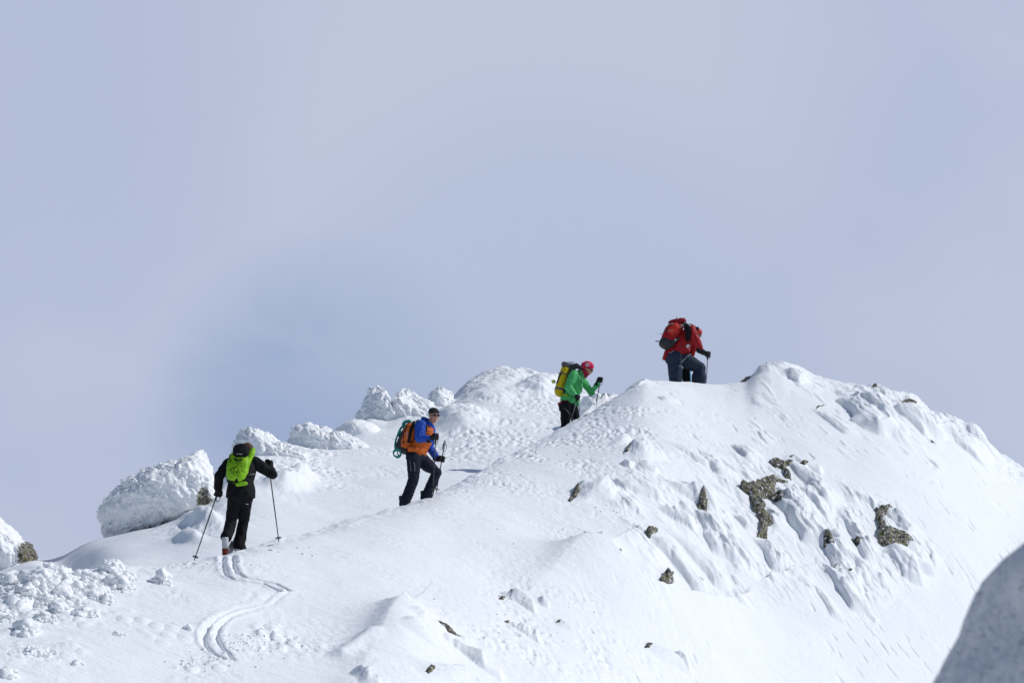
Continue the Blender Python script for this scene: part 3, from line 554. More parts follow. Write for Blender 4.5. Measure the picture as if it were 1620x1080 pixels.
# ------------------------------------------------------------------ rime-crusted heath, lower left: a mass of frozen knobs
def heath():
    rg = random.Random(11); cs = []; fs = []; nbase = 0
    bm = bmesh.new(); bmesh.ops.create_icosphere(bm, subdivisions=3, radius=1); sc_ = np.array([v.co[:] for v in bm.verts]); sf = np.array([[v.index for v in f.verts] for f in bm.faces]); bm.free()
    clusters = [(20,935,34,16,1.),(60,945,50,18,1.),(100,930,40,14,1.),(95,955,40,14,1.),(140,925,34,13,1.),(175,900,18,10,1.5),(180,915,26,12,1.1),(190,930,26,9,1.),(150,945,30,8,.9),(135,975,26,6,.8),(40,1000,20,7,1.1),(60,1035,26,6,.8),(10,1068,14,6,.9),(258,920,16,5,.9),(20,915,22,9,1.),(10,975,16,8,.9),(200,918,16,8,.9),(75,985,20,5,.7),(190,1005,10,3,.6),(120,1050,14,3,.5),(298,992,5,2,.7),(165,955,22,5,.6)]
    for (cu, cv, ru, rv, sz) in clusters:
        for _ in range(int(12 + ru * rv * .55)):
            a = rg.gauss(0, .5); b = rg.gauss(0, .5)
            if a * a + b * b > 1.3: continue
            u = cu + a * ru; v = cv + b * rv
            if v < V1(u) + 1: continue
            x, y, z = (float(q) for q in surf(u, v)); s = min(sz, 1.1) * (.013 + .045 * rg.random() ** 2) * (1.35 - .6 * (a * a + b * b)) * (1.6 if rg.random() < .12 else 1); lf = rg.uniform(-.5, 1.2) * s * max(0, 1 - a * a - b * b)
            P = sc_ * np.array([s * rg.uniform(.9, 1.5), s * rg.uniform(.9, 1.4), s * rg.uniform(.5, .95)])
            W = P + np.array([x, y, z]); P = W + sc_ * (s * (1.0 * (.55 - worley3(W * .9 / s, 31)) + .5 * fbm3(W * 1.1 / s, 33, 3)))[:, None]
            P[:, 2] += s * rg.uniform(-.3, .35) + lf * .9
            cs.append(P); fs.append(sf + nbase); nbase += len(P)
    return mesh_np('rime_crusted_heath', np.vstack(cs), np.vstack(fs), M_RIME2)
M_RIME2 = snow_mat('knobbly_rime', bump1=.02, bump2=.006, c0=(.92, .93, .95), c1=(.94, .95, .96))
tag(heath(), 'knobbly rime crusted heath spread over the snow at lower left', 'heath', kind='stuff')
# clods of crust strewn along the ridge lip and the track
def clods():
    rg = random.Random(21); cs = []; fs = []; nb = 0
    bm = bmesh.new(); bmesh.ops.create_icosphere(bm, subdivisions=2, radius=1); sc_ = np.array([v.co[:] for v in bm.verts]); sf = np.array([[v.index for v in f.verts] for f in bm.faces]); bm.free()
    areas = [(410,1012,70,14,90),(340,1045,50,12,45),(330,892,90,5,40),(760,760,80,16,25),(900,850,60,20,26),(880,700,90,30,16),(830,975,110,35,30),(950,800,40,16,10),(470,870,40,8,12)]
    for (cu, cv, ru, rv, n) in areas:
        for _ in range(n):
            u = cu + rg.gauss(0, .6) * ru; v = cv + rg.gauss(0, .6) * rv
            if v < V1(u) + 2 or v > 1090: continue
            x, y, z = (float(q) for q in surf(u, v)); s = rg.uniform(.006, .018) * (1.5 if rg.random() < .15 else 1)
            P = sc_ * np.array([s * rg.uniform(.8, 1.8), s * rg.uniform(.8, 1.6), s * rg.uniform(.5, 1.0)]); P += sc_ * (s * .6 * fbm3((P + x) * .7 / s, 3, 2))[:, None]
            P += np.array([x, y, z + s * .3]); cs.append(P); fs.append(sf + nb); nb += len(P)
    return mesh_np('crust_crumbs', np.vstack(cs), np.vstack(fs), M_RIME2)
tag(clods(), 'crumbs of broken snow crust strewn over the slope and along the ski tracks', 'snow crumbs', kind='stuff')
# ------------------------------------------------------------------ figures
M_SKIN = mat('skin', (.56, .31, .22), .55, 30, (.48, .24, .17)); M_BLACK = mat('black_cloth', (.006, .006, .007), .8, 20, (.011, .011, .013), .006, 45)
M_BLACKP = mat('black_trouser_cloth', (.006, .006, .008), .8, 14, (.011, .011, .014), .006, 40); M_GLOVE = mat('black_glove', (.012, .012, .013), .6, 40, (.022, .022, .024), .003, 90)
M_NAVY = mat('navy_trouser_cloth', (.009, .012, .022), .75, 14, (.015, .019, .032), .006, 40); M_SLATE = mat('slate_blue_trouser_cloth', (.018, .028, .050), .75, 14, (.028, .042, .070), .006, 40)
M_LIME = mat('lime_green_nylon', (.27, .54, .02), .5, 12, (.19, .42, .015), .006, 35); M_ORANGE = mat('orange_down_cloth', (.58, .13, .022), .55, 10, (.46, .095, .018), .004, 50)
M_BLUE = mat('royal_blue_cloth', (.022, .085, .46), .6, 10, (.016, .065, .34), .005, 40); M_TEAL = mat('teal_rope_sheath', (.03, .25, .24), .7, 60, (.05, .34, .30)); M_GREEN = mat('green_shell_cloth', (.10, .50, .16), .55, 9, (.07, .40, .12), .008, 28)
M_PINK = mat('raspberry_knit', (.70, .03, .10), .8, 25, (.58, .025, .08), .003, 90); M_YELLOW = mat('yellow_nylon', (.62, .47, .01), .5, 12, (.50, .38, .01), .005, 35)
M_GREY = mat('grey_nylon', (.13, .13, .15), .6, 15, (.09, .09, .10), .004, 50); M_DGREY = mat('dark_grey_nylon', (.045, .047, .052), .65, 15, (.03, .03, .035), .004, 50)
M_RED = mat('red_shell_cloth', (.36, .013, .016), .55, 9, (.25, .010, .013), .008, 28); M_REDP = mat('orange_red_nylon', (.62, .045, .02), .5, 9, (.50, .03, .02), .006, 30); M_DRED = mat('dark_red_cloth', (.25, .012, .02), .7, 14, (.2, .01, .015))
M_WHITE = mat('white_plastic', (.60, .60, .62), .5, 20, (.45, .46, .48)); M_BOOTRED = mat('brick_red_plastic', (.17, .03, .018), .5, 20, (.09, .02, .014)); M_ALU = mat('brushed_aluminium', (.55, .56, .58), .35, metal=.9)
M_LENS = mat('dark_lens', (.008, .008, .01), .08, spec=.6); M_HAIR = mat('brown_hair', (.075, .035, .022), .7, 60, (.12, .06, .035), .004, 120); M_SHAFT = mat('pole_shaft_dark', (.03, .03, .035), .4, spec=.5)
M_LBLUE = mat('light_blue_anodised', (.10, .48, .72), .4); M_WEB = mat('grey_webbing', (.30, .31, .32), .8, 60, (.22, .23, .24)); M_WOODTIP = mat('orange_ski_base', (.35, .10, .04), .4); M_YG = mat('yellow_green_cord', (.55, .55, .08), .6)
M_BEANIE = mat('charcoal_knit', (.018, .024, .026), .85, 40, (.028, .034, .036), .003, 120)
V_ = Vector
def sphere(bm, c, r, rot=None, seg=16):
    if isinstance(r, (int, float)): r = (r, r, r)
    m = Matrix.Translation(c) @ (rot.to_4x4() if rot else Matrix()) @ Matrix.Diagonal((*r, 1))
    bmesh.ops.create_uvsphere(bm, u_segments=seg, v_segments=max(seg // 2, 6), radius=1, matrix=m)
def sbox(bm, c, r, rot=None, ex=.45, n=20):          # rounded box
    m = (rot.to_3x3() if rot else Matrix.Identity(3)); g_ = []
    f = lambda t: math.copysign(abs(t) ** ex, t)
    for i in range(n // 2 + 1):
        la = -math.pi / 2 + math.pi * i / (n // 2)
        g_.append([bm.verts.new(V_(c) + m @ V_((r[0] * f(math.cos(la)) * f(math.cos(2 * math.pi * j / n)), r[1] * f(math.cos(la)) * f(math.sin(2 * math.pi * j / n)), r[2] * f(math.sin(la))))) for j in range(n)])
    for i in range(n // 2):
        for j in range(n):
            a, b, c_, d = g_[i][j], g_[i][(j + 1) % n], g_[i + 1][(j + 1) % n], g_[i + 1][j]
            try: bm.faces.new((a, b, c_, d))
            except ValueError: pass
def loft(bm, pts, rads, ex=None, seg=18, cap=True):  # rads: r or (rx, ry); ex: axis of rx
    pts = [V_(p) for p in pts]; rings = []
    prev = None
    for i, p in enumerate(pts):
        t = (pts[min(i + 1, len(pts) - 1)] - pts[max(i - 1, 0)]).normalized()
        if ex is not None: a = V_(ex); a = (a - t * a.dot(t)).normalized()
        else:
            a = prev if prev is not None else (V_((1, 0, 0)) if abs(t.x) < .8 else V_((0, 1, 0))); a = (a - t * a.dot(t)).normalized(); prev = a
        b = t.cross(a); r = rads[i] if isinstance(rads, (list, tuple)) else rads
        if not isinstance(r, (tuple, list)): r = (r, r)
        rings.append([bm.verts.new(p + a * r[0] * math.cos(2 * math.pi * k / seg) + b * r[1] * math.sin(2 * math.pi * k / seg)) for k in range(seg)])
    for A, B in zip(rings[:-1], rings[1:]):
        for k in range(seg): bm.faces.new((A[k], A[(k + 1) % seg], B[(k + 1) % seg], B[k]))
    if cap: bm.faces.new(rings[0][::-1]); bm.faces.new(rings[-1])
def limb(bm, pts, rads, seg=16):                     # tapered tube with round joints
    loft(bm, pts, rads, seg=seg)
    for p, r in zip(pts, rads): sphere(bm, p, r * 1.0, seg=seg)
def remesh(name, bm, m, parent, vox=.014, smooth=4, fold=0.0, fs=(9, 9, 5), seed=0, quilt=None):
    bmesh.ops.recalc_face_normals(bm, faces=bm.faces)
    me = bpy.data.meshes.new(name); bm.to_mesh(me); bm.free()
    o = bpy.data.objects.new('tmp', me); COL.objects.link(o)
    r = o.modifiers.new('r', 'REMESH'); r.mode = 'VOXEL'; r.voxel_size = vox; r.use_smooth_shade = True
    s = o.modifiers.new('s', 'SMOOTH'); s.iterations = smooth; s.factor = .5
    dg = bpy.context.evaluated_depsgraph_get(); ev = o.evaluated_get(dg); me2 = bpy.data.meshes.new_from_object(ev)
    bpy.data.objects.remove(o); bpy.data.meshes.remove(me)
    me2.name = name
    n = len(me2.vertices); co = np.zeros(n * 3, np.float32); me2.vertices.foreach_get('co', co); co = co.reshape(-1, 3).astype(float)
    nn = np.zeros(n * 3, np.float32); me2.vertices.foreach_get('normal', nn); nn = nn.reshape(-1, 3)
    if fold:
        f = fbm3(co * np.array(fs) + seed, 7 + seed, 3); f2 = 1 - 2 * np.abs(fbm3(co * np.array(fs) * 1.7 + 3 + seed, 17, 2)); co = co + nn * (fold * (f * 1.2 + f2 * .7))[:, None]
    if quilt is not None: co = co + nn * quilt(co)[:, None]
    me2.vertices.foreach_set('co', co.astype(np.float32).ravel()); me2.materials.clear(); me2.materials.append(m)
    for p in me2.polygons: p.use_smooth = True
    me2.update(); o2 = bpy.data.objects.new(name, me2); COL.objects.link(o2); o2.parent = parent
    return o2
def glove(parent, wrist, c, axis, palm, k_=1.22):
    """closed gloved hand: five fingers curled round the grip through c along axis; palm = side the palm sits on"""
    axis = V_(axis).normalized(); palm = V_(palm); palm = (palm - axis * palm.dot(axis)).normalized(); side = axis.cross(palm); c = V_(c)
    bm = bmesh.new(); wr = c + (V_(wrist) - c) / k_
    rot = Matrix((palm, side, axis)).transposed()
    sphere(bm, c + palm * .042, (.022, .040, .048), rot)
    limb(bm, [wr, wr.lerp(c + palm * .042, .6), c + palm * .040], [.042, .036, .030], 12)
    limb(bm, [wr + (wr - c) * .25, wr], [.050, .047], 12)
    for i, ln in enumerate((225, 245, 235, 200)):
        off = axis * (.033 - i * .022); ch = []
        for k in range(5):
            a = R_(35 + ln * k / 4); ch.append(c + off + palm * .034 * math.cos(a) + side * .034 * math.sin(a))
        limb(bm, ch, [.0125, .0125, .012, .0115, .0105], 8)
    ch = [c + palm * .045 - side * .02 + axis * .02, c + palm * .022 - side * .036 + axis * .036, c - palm * .006 - side * .034 + axis * .043, c - palm * .028 - side * .016 + axis * .045]
    limb(bm, ch, [.016, .015, .014, .012], 8)
    bmesh.ops.transform(bm, matrix=Matrix.Translation(c) @ Matrix.Scale(k_, 4) @ Matrix.Translation(-c), verts=bm.verts)
    return remesh('glove', bm, M_GLOVE, parent, .0075, 1, .002, (40, 40, 40))
def pole(top, hand, tip, label, shaft=None, world=None, grip_mat=None, th=1.0):
    """ski pole from its top to its tip, in the local frame of a figure, placed in the world"""
    o = empty('ski_pole', world @ V_(tip), label, 'ski pole', group='ski poles of the climbing skiers')
    top = world @ V_(top) - o.location; h = world @ V_(hand) - o.location; tip = V_((0, 0, 0)); dr = (top - tip).normalized(); Ln = (top - tip).length
    bm = bmesh.new(); loft(bm, [tip + dr * .03, tip + dr * Ln * .5, tip + dr * (Ln - .12)], [.0075 * th, .0095 * th, .0105 * th], seg=10); bm_obj('shaft', bm, shaft or M_SHAFT, o)
    bm = bmesh.new(); loft(bm, [top - dr * .15, top - dr * .08, top - dr * .02, top, top + dr * .012], [.015, .017, .016, .021, .012], seg=12); bm_obj('grip', bm, grip_mat or M_GLOVE, o)
    bm = bmesh.new(); loft(bm, [tip + dr * .075, tip + dr * .085, tip + dr * .095], [.048, .046, .014], seg=16); bm_obj('basket', bm, M_SHAFT, o)
    bm = bmesh.new(); loft(bm, [tip - dr * .02, tip + dr * .05], [.003, .006], seg=8); bm_obj('tip', bm, M_ALU, o)
    bm = bmesh.new(); s = top - dr * .03; ring = [s + V_((.035 * math.sin(a), .012 * math.sin(2 * a), -.075 + .075 * math.cos(a))) for a in [2 * math.pi * k / 14 for k in range(15)]]
    loft(bm, ring, [(.007, .002)] * 15, seg=6, cap=False); bm_obj('strap', bm, M_DGREY, o)
    return o
def head(bm, c, face, s=1.0, up=(0, 0, 1)):
    """skull, jaw, nose, brow, lips, ears joined into the body surface; face = looking direction"""
    f = V_(face).normalized(); u = V_(up); u = (u - f * u.dot(f)).normalized(); r = f.cross(u)
    rot = Matrix((r, f, u)).transposed(); c = V_(c); q = lambda a, b, d: c + (r * a + f * b + u * d) * s
    sphere(bm, q(0, -.012, .03), (.077 * s, .098 * s, .088 * s), rot, 20); sphere(bm, q(0, .018, -.045), (.060 * s, .070 * s, .068 * s), rot)
    sphere(bm, q(0, .062, -.088), (.026 * s, .022 * s, .020 * s), rot); sphere(bm, q(0, .078, .018), (.050 * s, .014 * s, .012 * s), rot)
    loft(bm, [q(0, .080, .012), q(0, .104, -.028), q(0, .088, -.036)], [.009 * s, .015 * s, .014 * s], seg=10)
    sphere(bm, q(0, .083, -.058), (.022 * s, .010 * s, .006 * s), rot, 10); sphere(bm, q(0, .081, -.068), (.020 * s, .010 * s, .006 * s), rot, 10)
    for k in (-1, 1):
        sphere(bm, q(k * .078, -.01, -.012), (.010 * s, .020 * s, .032 * s), rot, 10); sphere(bm, q(k * .036, .066, -.022), (.022 * s, .020 * s, .018 * s), rot, 10)
    return q, rot
def sunglasses(parent, q, rot, s=1.0):
    bm = bmesh.new()
    for k in (-1, 1): sphere(bm, q(k * .034, .094, .002), (.030 * s, .010 * s, .021 * s), rot, 14)
    loft(bm, [q(-.012, .102, .006), q(.012, .102, .006)], [.005 * s] * 2, seg=8); bm_obj('lens', bm, M_LENS, None).parent = parent
    bm = bmesh.new()
    for k in (-1, 1): loft(bm, [q(k * .062, .088, .006), q(k * .080, .05, .006), q(k * .084, -.01, .004)], [.005 * s] * 3, seg=8)
    bm_obj('temple', bm, M_LENS, parent)
def ski_boot(parent, ankle, heading, shell, cuff, lift=0):
    h = V_(heading).normalized(); up = V_((0, 0, 1)); r = h.cross(up).normalized(); up2 = r.cross(h); rot = Matrix((r, h, up2)).transposed(); a = V_(ankle)
    bm = bmesh.new(); q = lambda x, y, z: a + r * x + h * y + up2 * z
    limb(bm, [q(0, -.06, -.065), q(0, .08, -.075), q(0, .19, -.09)], [.047, .048, .040], 12); sbox(bm, q(0, .07, -.12), (.044, .165, .025), rot); sphere(bm, q(0, -.02, -.02), (.050, .07, .07), rot)
    b = remesh('boot', bm, shell, parent, .010, 1)
    bm = bmesh.new(); loft(bm, [q(0, -.02, -.0), q(0, -.01, .07), q(0, .005, .15), q(0, .008, .17)], [(.046, .060), (.050, .064), (.052, .066), (.046, .06)], ex=r); bm_obj('cuff', bm, cuff, b)
    bm = bmesh.new()
    for y, z in ((.06, .09), (.075, .02), (.10, -.03)): sbox(bm, q(.02, y, z), (.045, .012, .009), rot)
    bm_obj('buckle', bm, M_ALU, b); return b
def strapm(bm, pts, w, t, ex): loft(bm, pts, [(w, t)] * len(pts), ex=ex, seg=10)
class Fig:
    def __init__(s, ox, oz, S, u, v, d, label, lift=0):
        s.ox, s.oz, s.S = ox, oz, S; x, y, z = P3(u, v, d); s.o = empty('person', (x, y, z + lift), label, 'person', group='four ski tourers climbing the ridge'); s.W = Matrix.Translation(s.o.location)
    def p(s, cx, cz, y=0): return V_(((cx - s.ox) / s.S, y, (s.oz - cz) / s.S))
def bodymesh(f, torso, larm, rarm, lleg, rleg, hc, face, hs=1.0, up=(0, 0, 1)):
    bm = bmesh.new()
    limb(bm, torso, [.135, .12, .14, .11, .055][:len(torso)]); 
    for a in (larm, rarm): limb(bm, a, [.055, .043, .030]); sphere(bm, a[-1], (.035, .045, .05))
    for l in (lleg, rleg): limb(bm, l, [.085, .06, .045])
    limb(bm, [torso[-1], V_(hc) + V_((0, 0, -.03))], [.058, .055]); q, rot = head(bm, hc, face, hs, up)
    remesh('body', bm, M_SKIN, f.o, .0085, 2); return q, rot
def onback(f, name, label, wp):
    o = empty(name, f.W @ V_(wp), label, 'backpack', group='backpacks carried by the skiers'); off = V_(wp)
    return o, (lambda v: V_(v) - off)
# ---- 1: the skier in black seen from behind
f = Fig(370, 945, 452, 365.6, 879.5, 43.2, 'person in black jacket and trousers climbing away, seen from behind between two planted poles'); p = f.p
LS, LE, LW, LH = p(338, 295, .20), p(272, 385, .14), p(262, 462, .24), p(257, 497, .28)
RS, RE, RW, RH = p(512, 285, .20), p(638, 368, .22), p(612, 322, .38), p(600, 285, .42)
lk, rk = [p(395, 525, .04), p(362, 700, .08), p(336, 862, -.10)], [p(462, 525, .04), p(440, 700, .24), p(408, 885, .20)]
q, rot = bodymesh(f, [p(430, 500, .03), p(430, 420, .08), p(430, 320, .17), p(430, 270, .24), p(445, 235, .30)], [LS, LE, LW], [RS, RE, RW], lk, rk, p(455, 203, .36), (.1, 1, -.25))
bm = bmesh.new(); loft(bm, [p(428, 540, .03), p(428, 500, .03), p(428, 430, .07), p(430, 330, .16), p(430, 275, .23), p(440, 240, .28)], [(.222, .155), (.215, .15), (.19, .14), (.215, .15), (.185, .125), (.08, .085)], ex=(1, 0, 0))
limb(bm, [LS, LE, LW], [.090, .072, .062]); limb(bm, [RS, RS.lerp(RE, .5), RE, RW], [.090, .085, .074, .062]); sphere(bm, p(450, 225, .31), (.10, .09, .07))
jacket = remesh('jacket', bm, M_BLACK, f.o, .012, 3, .012, seed=1)
bm = bmesh.new(); loft(bm, [p(428, 470, .04), p(428, 530, .04), p(428, 580, .05)], [(.17, .13), (.19, .145), (.14, .12)], ex=(1, 0, 0))
limb(bm, [lk[0], lk[0].lerp(lk[1], .6), lk[1], lk[1].lerp(lk[2], .5), p(337, 815, -.07)], [.115, .092, .080, .082, .088]); limb(bm, [rk[0], rk[0].lerp(rk[1], .6), rk[1], rk[1].lerp(rk[2], .5), p(413, 862, .18)], [.115, .092, .080, .082, .086])
trousers = remesh('trousers', bm, M_BLACKP, f.o, .012, 2, .013, (8, 8, 6), 2)
glove(f.o, LW, LH, p(250, 530) - p(112, 980) + V_((0, -.1, 0)), (1, 0, 0)); glove(f.o, RW, RH, (0.0, 0, 1), (1, -.2, 0))
b1 = ski_boot(f.o, p(333, 893, -.10), (-.05, 1, .28), M_BOOTRED, M_WHITE); b2 = ski_boot(f.o, p(406, 905, .20), (.05, 1, .22), M_WHITE, M_WHITE)
bm = bmesh.new(); sphere(bm, q(0, -.02, .045), (.088, .105, .085), rot, 18); hair = remesh('hair', bm, M_HAIR, f.o, .008, 1, .008, (40, 40, 20), 4)
bm = bmesh.new(); strapm(bm, [p(468, 588, -.10), p(487, 592, -.09)], .004, .008, (0, 0, 1)); bm_obj('logo', bm, M_WHITE, trousers)
LHd = LH - V_((0, 0, 0)); dl = (LH - p(112, 980, .05)).normalized()
pole(LH + dl * .05, LH, p(112, 980, .05), 'dark ski pole planted left of the skier in black', world=f.W)
pole(RH + V_((-.002, .0, .06)), RH, p(687, 842, .30), 'dark ski pole planted right of the skier in black', world=f.W)
pk, r = onback(f, 'backpack', 'lime green backpack with black lid and zigzag cords on the skier in black', p(420, 330, .0))
C = p(408, 330, .02); rotp = Matrix.Rotation(R_(-28), 3, 'X') @ Matrix.Rotation(R_(4), 3, 'Y')
bm = bmesh.new(); sbox(bm, r(C), (.165, .105, .27), rotp, .62, 28); limb(bm, [r(p(470, 300, .02)), r(p(500, 225, .10)), r(p(505, 205, .14))], [.045, .04, .035]); body_ = remesh('pack_body', bm, M_LIME, pk, .012, 2, .010, (9, 9, 9), 3)
bm = bmesh.new(); sbox(bm, r(p(425, 218, .035)), (.120, .085, .115), Matrix.Rotation(R_(-18), 3, 'X'), .75, 24); lid = remesh('lid', bm, M_BLACK, pk, .012, 2, .008, seed=4)
bm = bmesh.new(); strapm(bm, [r(p(400, 242, -.075)), r(p(440, 245, -.075))], .003, .006, (0, 0, 1)); bm_obj('logo', bm, M_WHITE, lid)
bm = bmesh.new(); loft(bm, [r(p(340, 392, -.05)), r(p(408, 420, -.12)), r(p(482, 392, -.05))], [(.035, .04), (.04, .05), (.035, .04)], ex=(0, 0, 1)); sbox(bm, r(p(412, 425, -.03)), (.165, .10, .045), None, .6); remesh('base_panel', bm, M_BLACK, pk, .010, 2)
bm = bmesh.new(); sbox(bm, r(p(438, 452, -.09)), (.092, .055, .034), Matrix.Rotation(R_(-8), 3, 'Y'), .6); bm_obj('lower_pocket', bm, M_LIME, pk)
bm = bmesh.new()
zz = [(395, 285), (410, 320), (360, 360), (380, 385), (405, 330), (445, 372), (432, 300), (412, 318)]
def onpk(cx, cz):
    v = p(cx, cz, 0); k = ((v - C).z); return r(V_((v.x, C.y - .150 + .50 * k + .06 * (abs(v.x - C.x) / .16) ** 2, v.z)))
loft(bm, [onpk(*a) for a in zz], .0055, seg=6); loft(bm, [onpk(*a) for a in [(352, 240), (345, 270), (360, 300)]], .007, seg=6); loft(bm, [onpk(*a) for a in [(385, 275), (410, 290), (440, 280)]], .013, seg=8); loft(bm, [onpk(*a) for a in [(402, 370), (412, 372)]], .010, seg=8)
bm_obj('cord', bm, M_BLACK, pk)
bm = bmesh.new(); strapm(bm, [r(p(492, 385, -.06)), r(p(523, 377, .02))], .005, .012, (0, 0, 1)); strapm(bm, [r(p(330, 380, -.04)), r(p(338, 440, -.04))], .012, .006, (1, 0, 0)); bm_obj('hip_strap', bm, M_WEB, pk)
bm = bmesh.new()
for k in (-1, 1): loft(bm, [r(p(430 + k * 50, 250, .20)), r(p(430 + k * 62, 235, .26)), r(p(430 + k * 66, 262, .36)), r(p(430 + k * 66, 330, .36)), r(p(430 + k * 76, 395, .20))], [(.03, .012)] * 5, ex=(1, 0, 0), seg=10)
bm_obj('shoulder_strap', bm, M_BLACK, pk)
for bx, lab in ((p(333, 893, -.10), 'ski under the left boot of the skier in black'), (p(406, 905, .20), 'ski under the right boot of the skier in black')):
    s = empty('ski', f.W @ (bx + V_((0, .05, -.155))), lab, 'ski', group='skis of the skier in black'); s.rotation_euler = (R_(13), 0, 0)
    bm = bmesh.new(); loft(bm, [(0, -.62, .0), (0, -.3, .0), (0, .3, .0), (0, .85, .01), (0, 1.0, .06), (0, 1.06, .12)], [(.045, .007), (.045, .009), (.042, .011), (.050, .007), (.045, .005), (.015, .004)], ex=(1, 0, 0), seg=12); bm_obj('ski_body', bm, M_SHAFT, s)
    bm = bmesh.new(); sbox(bm, (0, .16, .022), (.035, .05, .016)); sbox(bm, (0, -.16, .022), (.032, .045, .02)); bm_obj('binding', bm, M_SHAFT, s)
# ---- 2: orange vest, blue sleeves, looking back at the camera
f = Fig(330, 960, 486, 651.1, 799, 50.1, 'person in orange vest over blue sleeves and dark cap, looking back in sunglasses'); p = f.p
NS, NE, NW, NH = p(408, 285, -.17), p(398, 395, -.25), p(492, 408, -.30), p(540, 388, -.32)
FS, FE, FW, FH = p(485, 300, .16), p(480, 450, .20), p(545, 548, .16), p(588, 556, .12)
nl, fl = [p(350, 560, -.09), p(348, 745, -.12), p(272, 950, -.12)], [p(405, 560, .09), p(540, 672, .10), p(455, 885, .10)]
q, rot = bodymesh(f, [p(368, 530), p(385, 470), p(430, 370), p(450, 300), p(490, 255)], [NS, NE, NW], [FS, FE, FW], nl, fl, p(518, 192, -.05), (.50, -.85, -.03), 1.05)
bm = bmesh.new(); loft(bm, [p(360, 530), p(372, 500), p(395, 450), p(425, 380), p(445, 310), p(460, 275)], [(.165, .18), (.17, .18), (.165, .175), (.175, .195), (.15, .18), (.10, .12)], ex=(1, 0, 0)); sphere(bm, NS, .09); sphere(bm, FS, .09)
qz = lambda co: .010 * (np.abs(np.sin((co[:, 2] + .25 * co[:, 0]) * math.pi / .062)) ** .6 - .6)
vest = remesh('vest', bm, M_ORANGE, f.o, .011, 3, .008, seed=6, quilt=qz)
bm = bmesh.new(); limb(bm, [NS, NS.lerp(NE, .5), NE], [.100, .092, .078]); limb(bm, [NE, NW], [.075, .055])
sl_ = remesh('sleeve', bm, M_BLUE, f.o, .010, 2, .012, seed=8)
bm = bmesh.new(); limb(bm, [FS, FE, FW], [.085, .07, .055]); remesh('sleeve', bm, M_BLUE, f.o, .010, 2, .012, seed=9)
bm = bmesh.new(); loft(bm, [p(450, 290, -.01), p(478, 272, -.01), p(494, 254, -.01)], [(.10, .12), (.088, .095), (.075, .08)], ex=(1, 0, 0)); sphere(bm, p(440, 222, .05), (.080, .08, .050), Matrix.Rotation(R_(30), 3, 'Y')); sphere(bm, p(470, 235, .05), (.05, .06, .06)); remesh('hood', bm, M_BLUE, f.o, .010, 2, .012, seed=10)
bm = bmesh.new(); loft(bm, [p(365, 505), p(362, 550), p(372, 590)], [(.165, .175), (.170, .175), (.13, .16)], ex=(1, 0, 0))
limb(bm, [nl[0], nl[0].lerp(nl[1], .5), nl[1], nl[1].lerp(nl[2], .5), p(272, 950, -.12)], [.130, .108, .088, .088, .095]); limb(bm, [fl[0], fl[0].lerp(fl[1], .5), fl[1], fl[1].lerp(fl[2], .5), p(452, 888, .10)], [.130, .112, .090, .088, .095])
tr = remesh('trousers', bm, M_NAVY, f.o, .012, 2, .013, (8, 8, 6), 12)
bm = bmesh.new(); strapm(bm, [p(352, 600, -.235), p(360, 640, -.235), p(358, 680, -.22)], .005, .003, (1, 0, 0)); strapm(bm, [p(318, 590, -.20), p(325, 650, -.21), p(332, 710, -.20)], .004, .003, (1, 0, 0)); bm_obj('pocket_zip', bm, M_WEB, tr)
glove(f.o, NW, NH, p(545, 420, -.3) - p(515, 870, -.28), (-.6, -.6, .1)); glove(f.o, FW, FH, p(612, 402, .1) - p(540, 850, .1), (-.8, -.5, 0))
ski_boot(f.o, p(272, 962, -.12), (1, 0, .3), M_DGREY, M_DGREY); ski_boot(f.o, p(452, 908, .10), (1, 0, .3), M_BOOTRED, M_DGREY)
bm = bmesh.new(); sphere(bm, q(0, -.016, .068), (.090, .106, .080), rot, 20); loft(bm, [q(0, -.004, .040), q(0, -.004, .066)], [(.093, .109), (.092, .108)], ex=rot @ V_((1, 0, 0))); remesh('cap', bm, M_BEANIE, f.o, .008, 1, .002)
sunglasses(f.o, q, rot, 1.12)
dn_ = (NH - p(515, 870, -.28)).normalized(); pole(NH + dn_ * .04, NH, p(515, 874, -.28), 'ski pole in the near hand of the man in the orange vest', world=f.W)
pole(p(612, 402, .1), FH, p(538, 856, .1), 'ski pole with pale grip rising above the far hand of the orange vested man', world=f.W, grip_mat=M_WEB)
pk, r = onback(f, 'backpack', 'orange backpack with black straps on the man in the orange vest', p(290, 370))
rotp = Matrix.Rotation(R_(22), 3, 'Y')
bm = bmesh.new(); sbox(bm, r(p(296, 372, -.01)), (.125, .16, .255), rotp, .6, 28); pb = remesh('pack_body', bm, M_ORANGE, pk, .011, 2, .008, (9, 9, 9), 14)
bm = bmesh.new(); sbox(bm, r(p(246, 395, -.01)), (.065, .145, .20), rotp, .6, 24); sbox(bm, r(p(262, 490, .0)), (.095, .15, .05), rotp, .6, 24); remesh('pack_back', bm, M_DGREY, pk, .011, 2, .006, seed=15)
bm = bmesh.new(); strapm(bm, [r(p(352, 245, -.16)), r(p(322, 330, -.19)), r(p(305, 430, -.17))], .028, .008, (1, 0, 0)); strapm(bm, [r(p(320, 435, -.19)), r(p(345, 410, -.21)), r(p(372, 385, -.22))], .008, .006, (0, 0, 1)); strapm(bm, [r(p(355, 250, -.16)), r(p(385, 232, -.12)), r(p(405, 238, -.12))], .008, .01, (0, 1, 0)); strapm(bm, [r(p(440, 240, -.14)), r(p(458, 280, -.20)), r(p(460, 320, -.21)), r(p(430, 400, -.20))], .014, .008, (0, 1, 0)); bm_obj('shoulder_strap', bm, M_BLACK, pk)
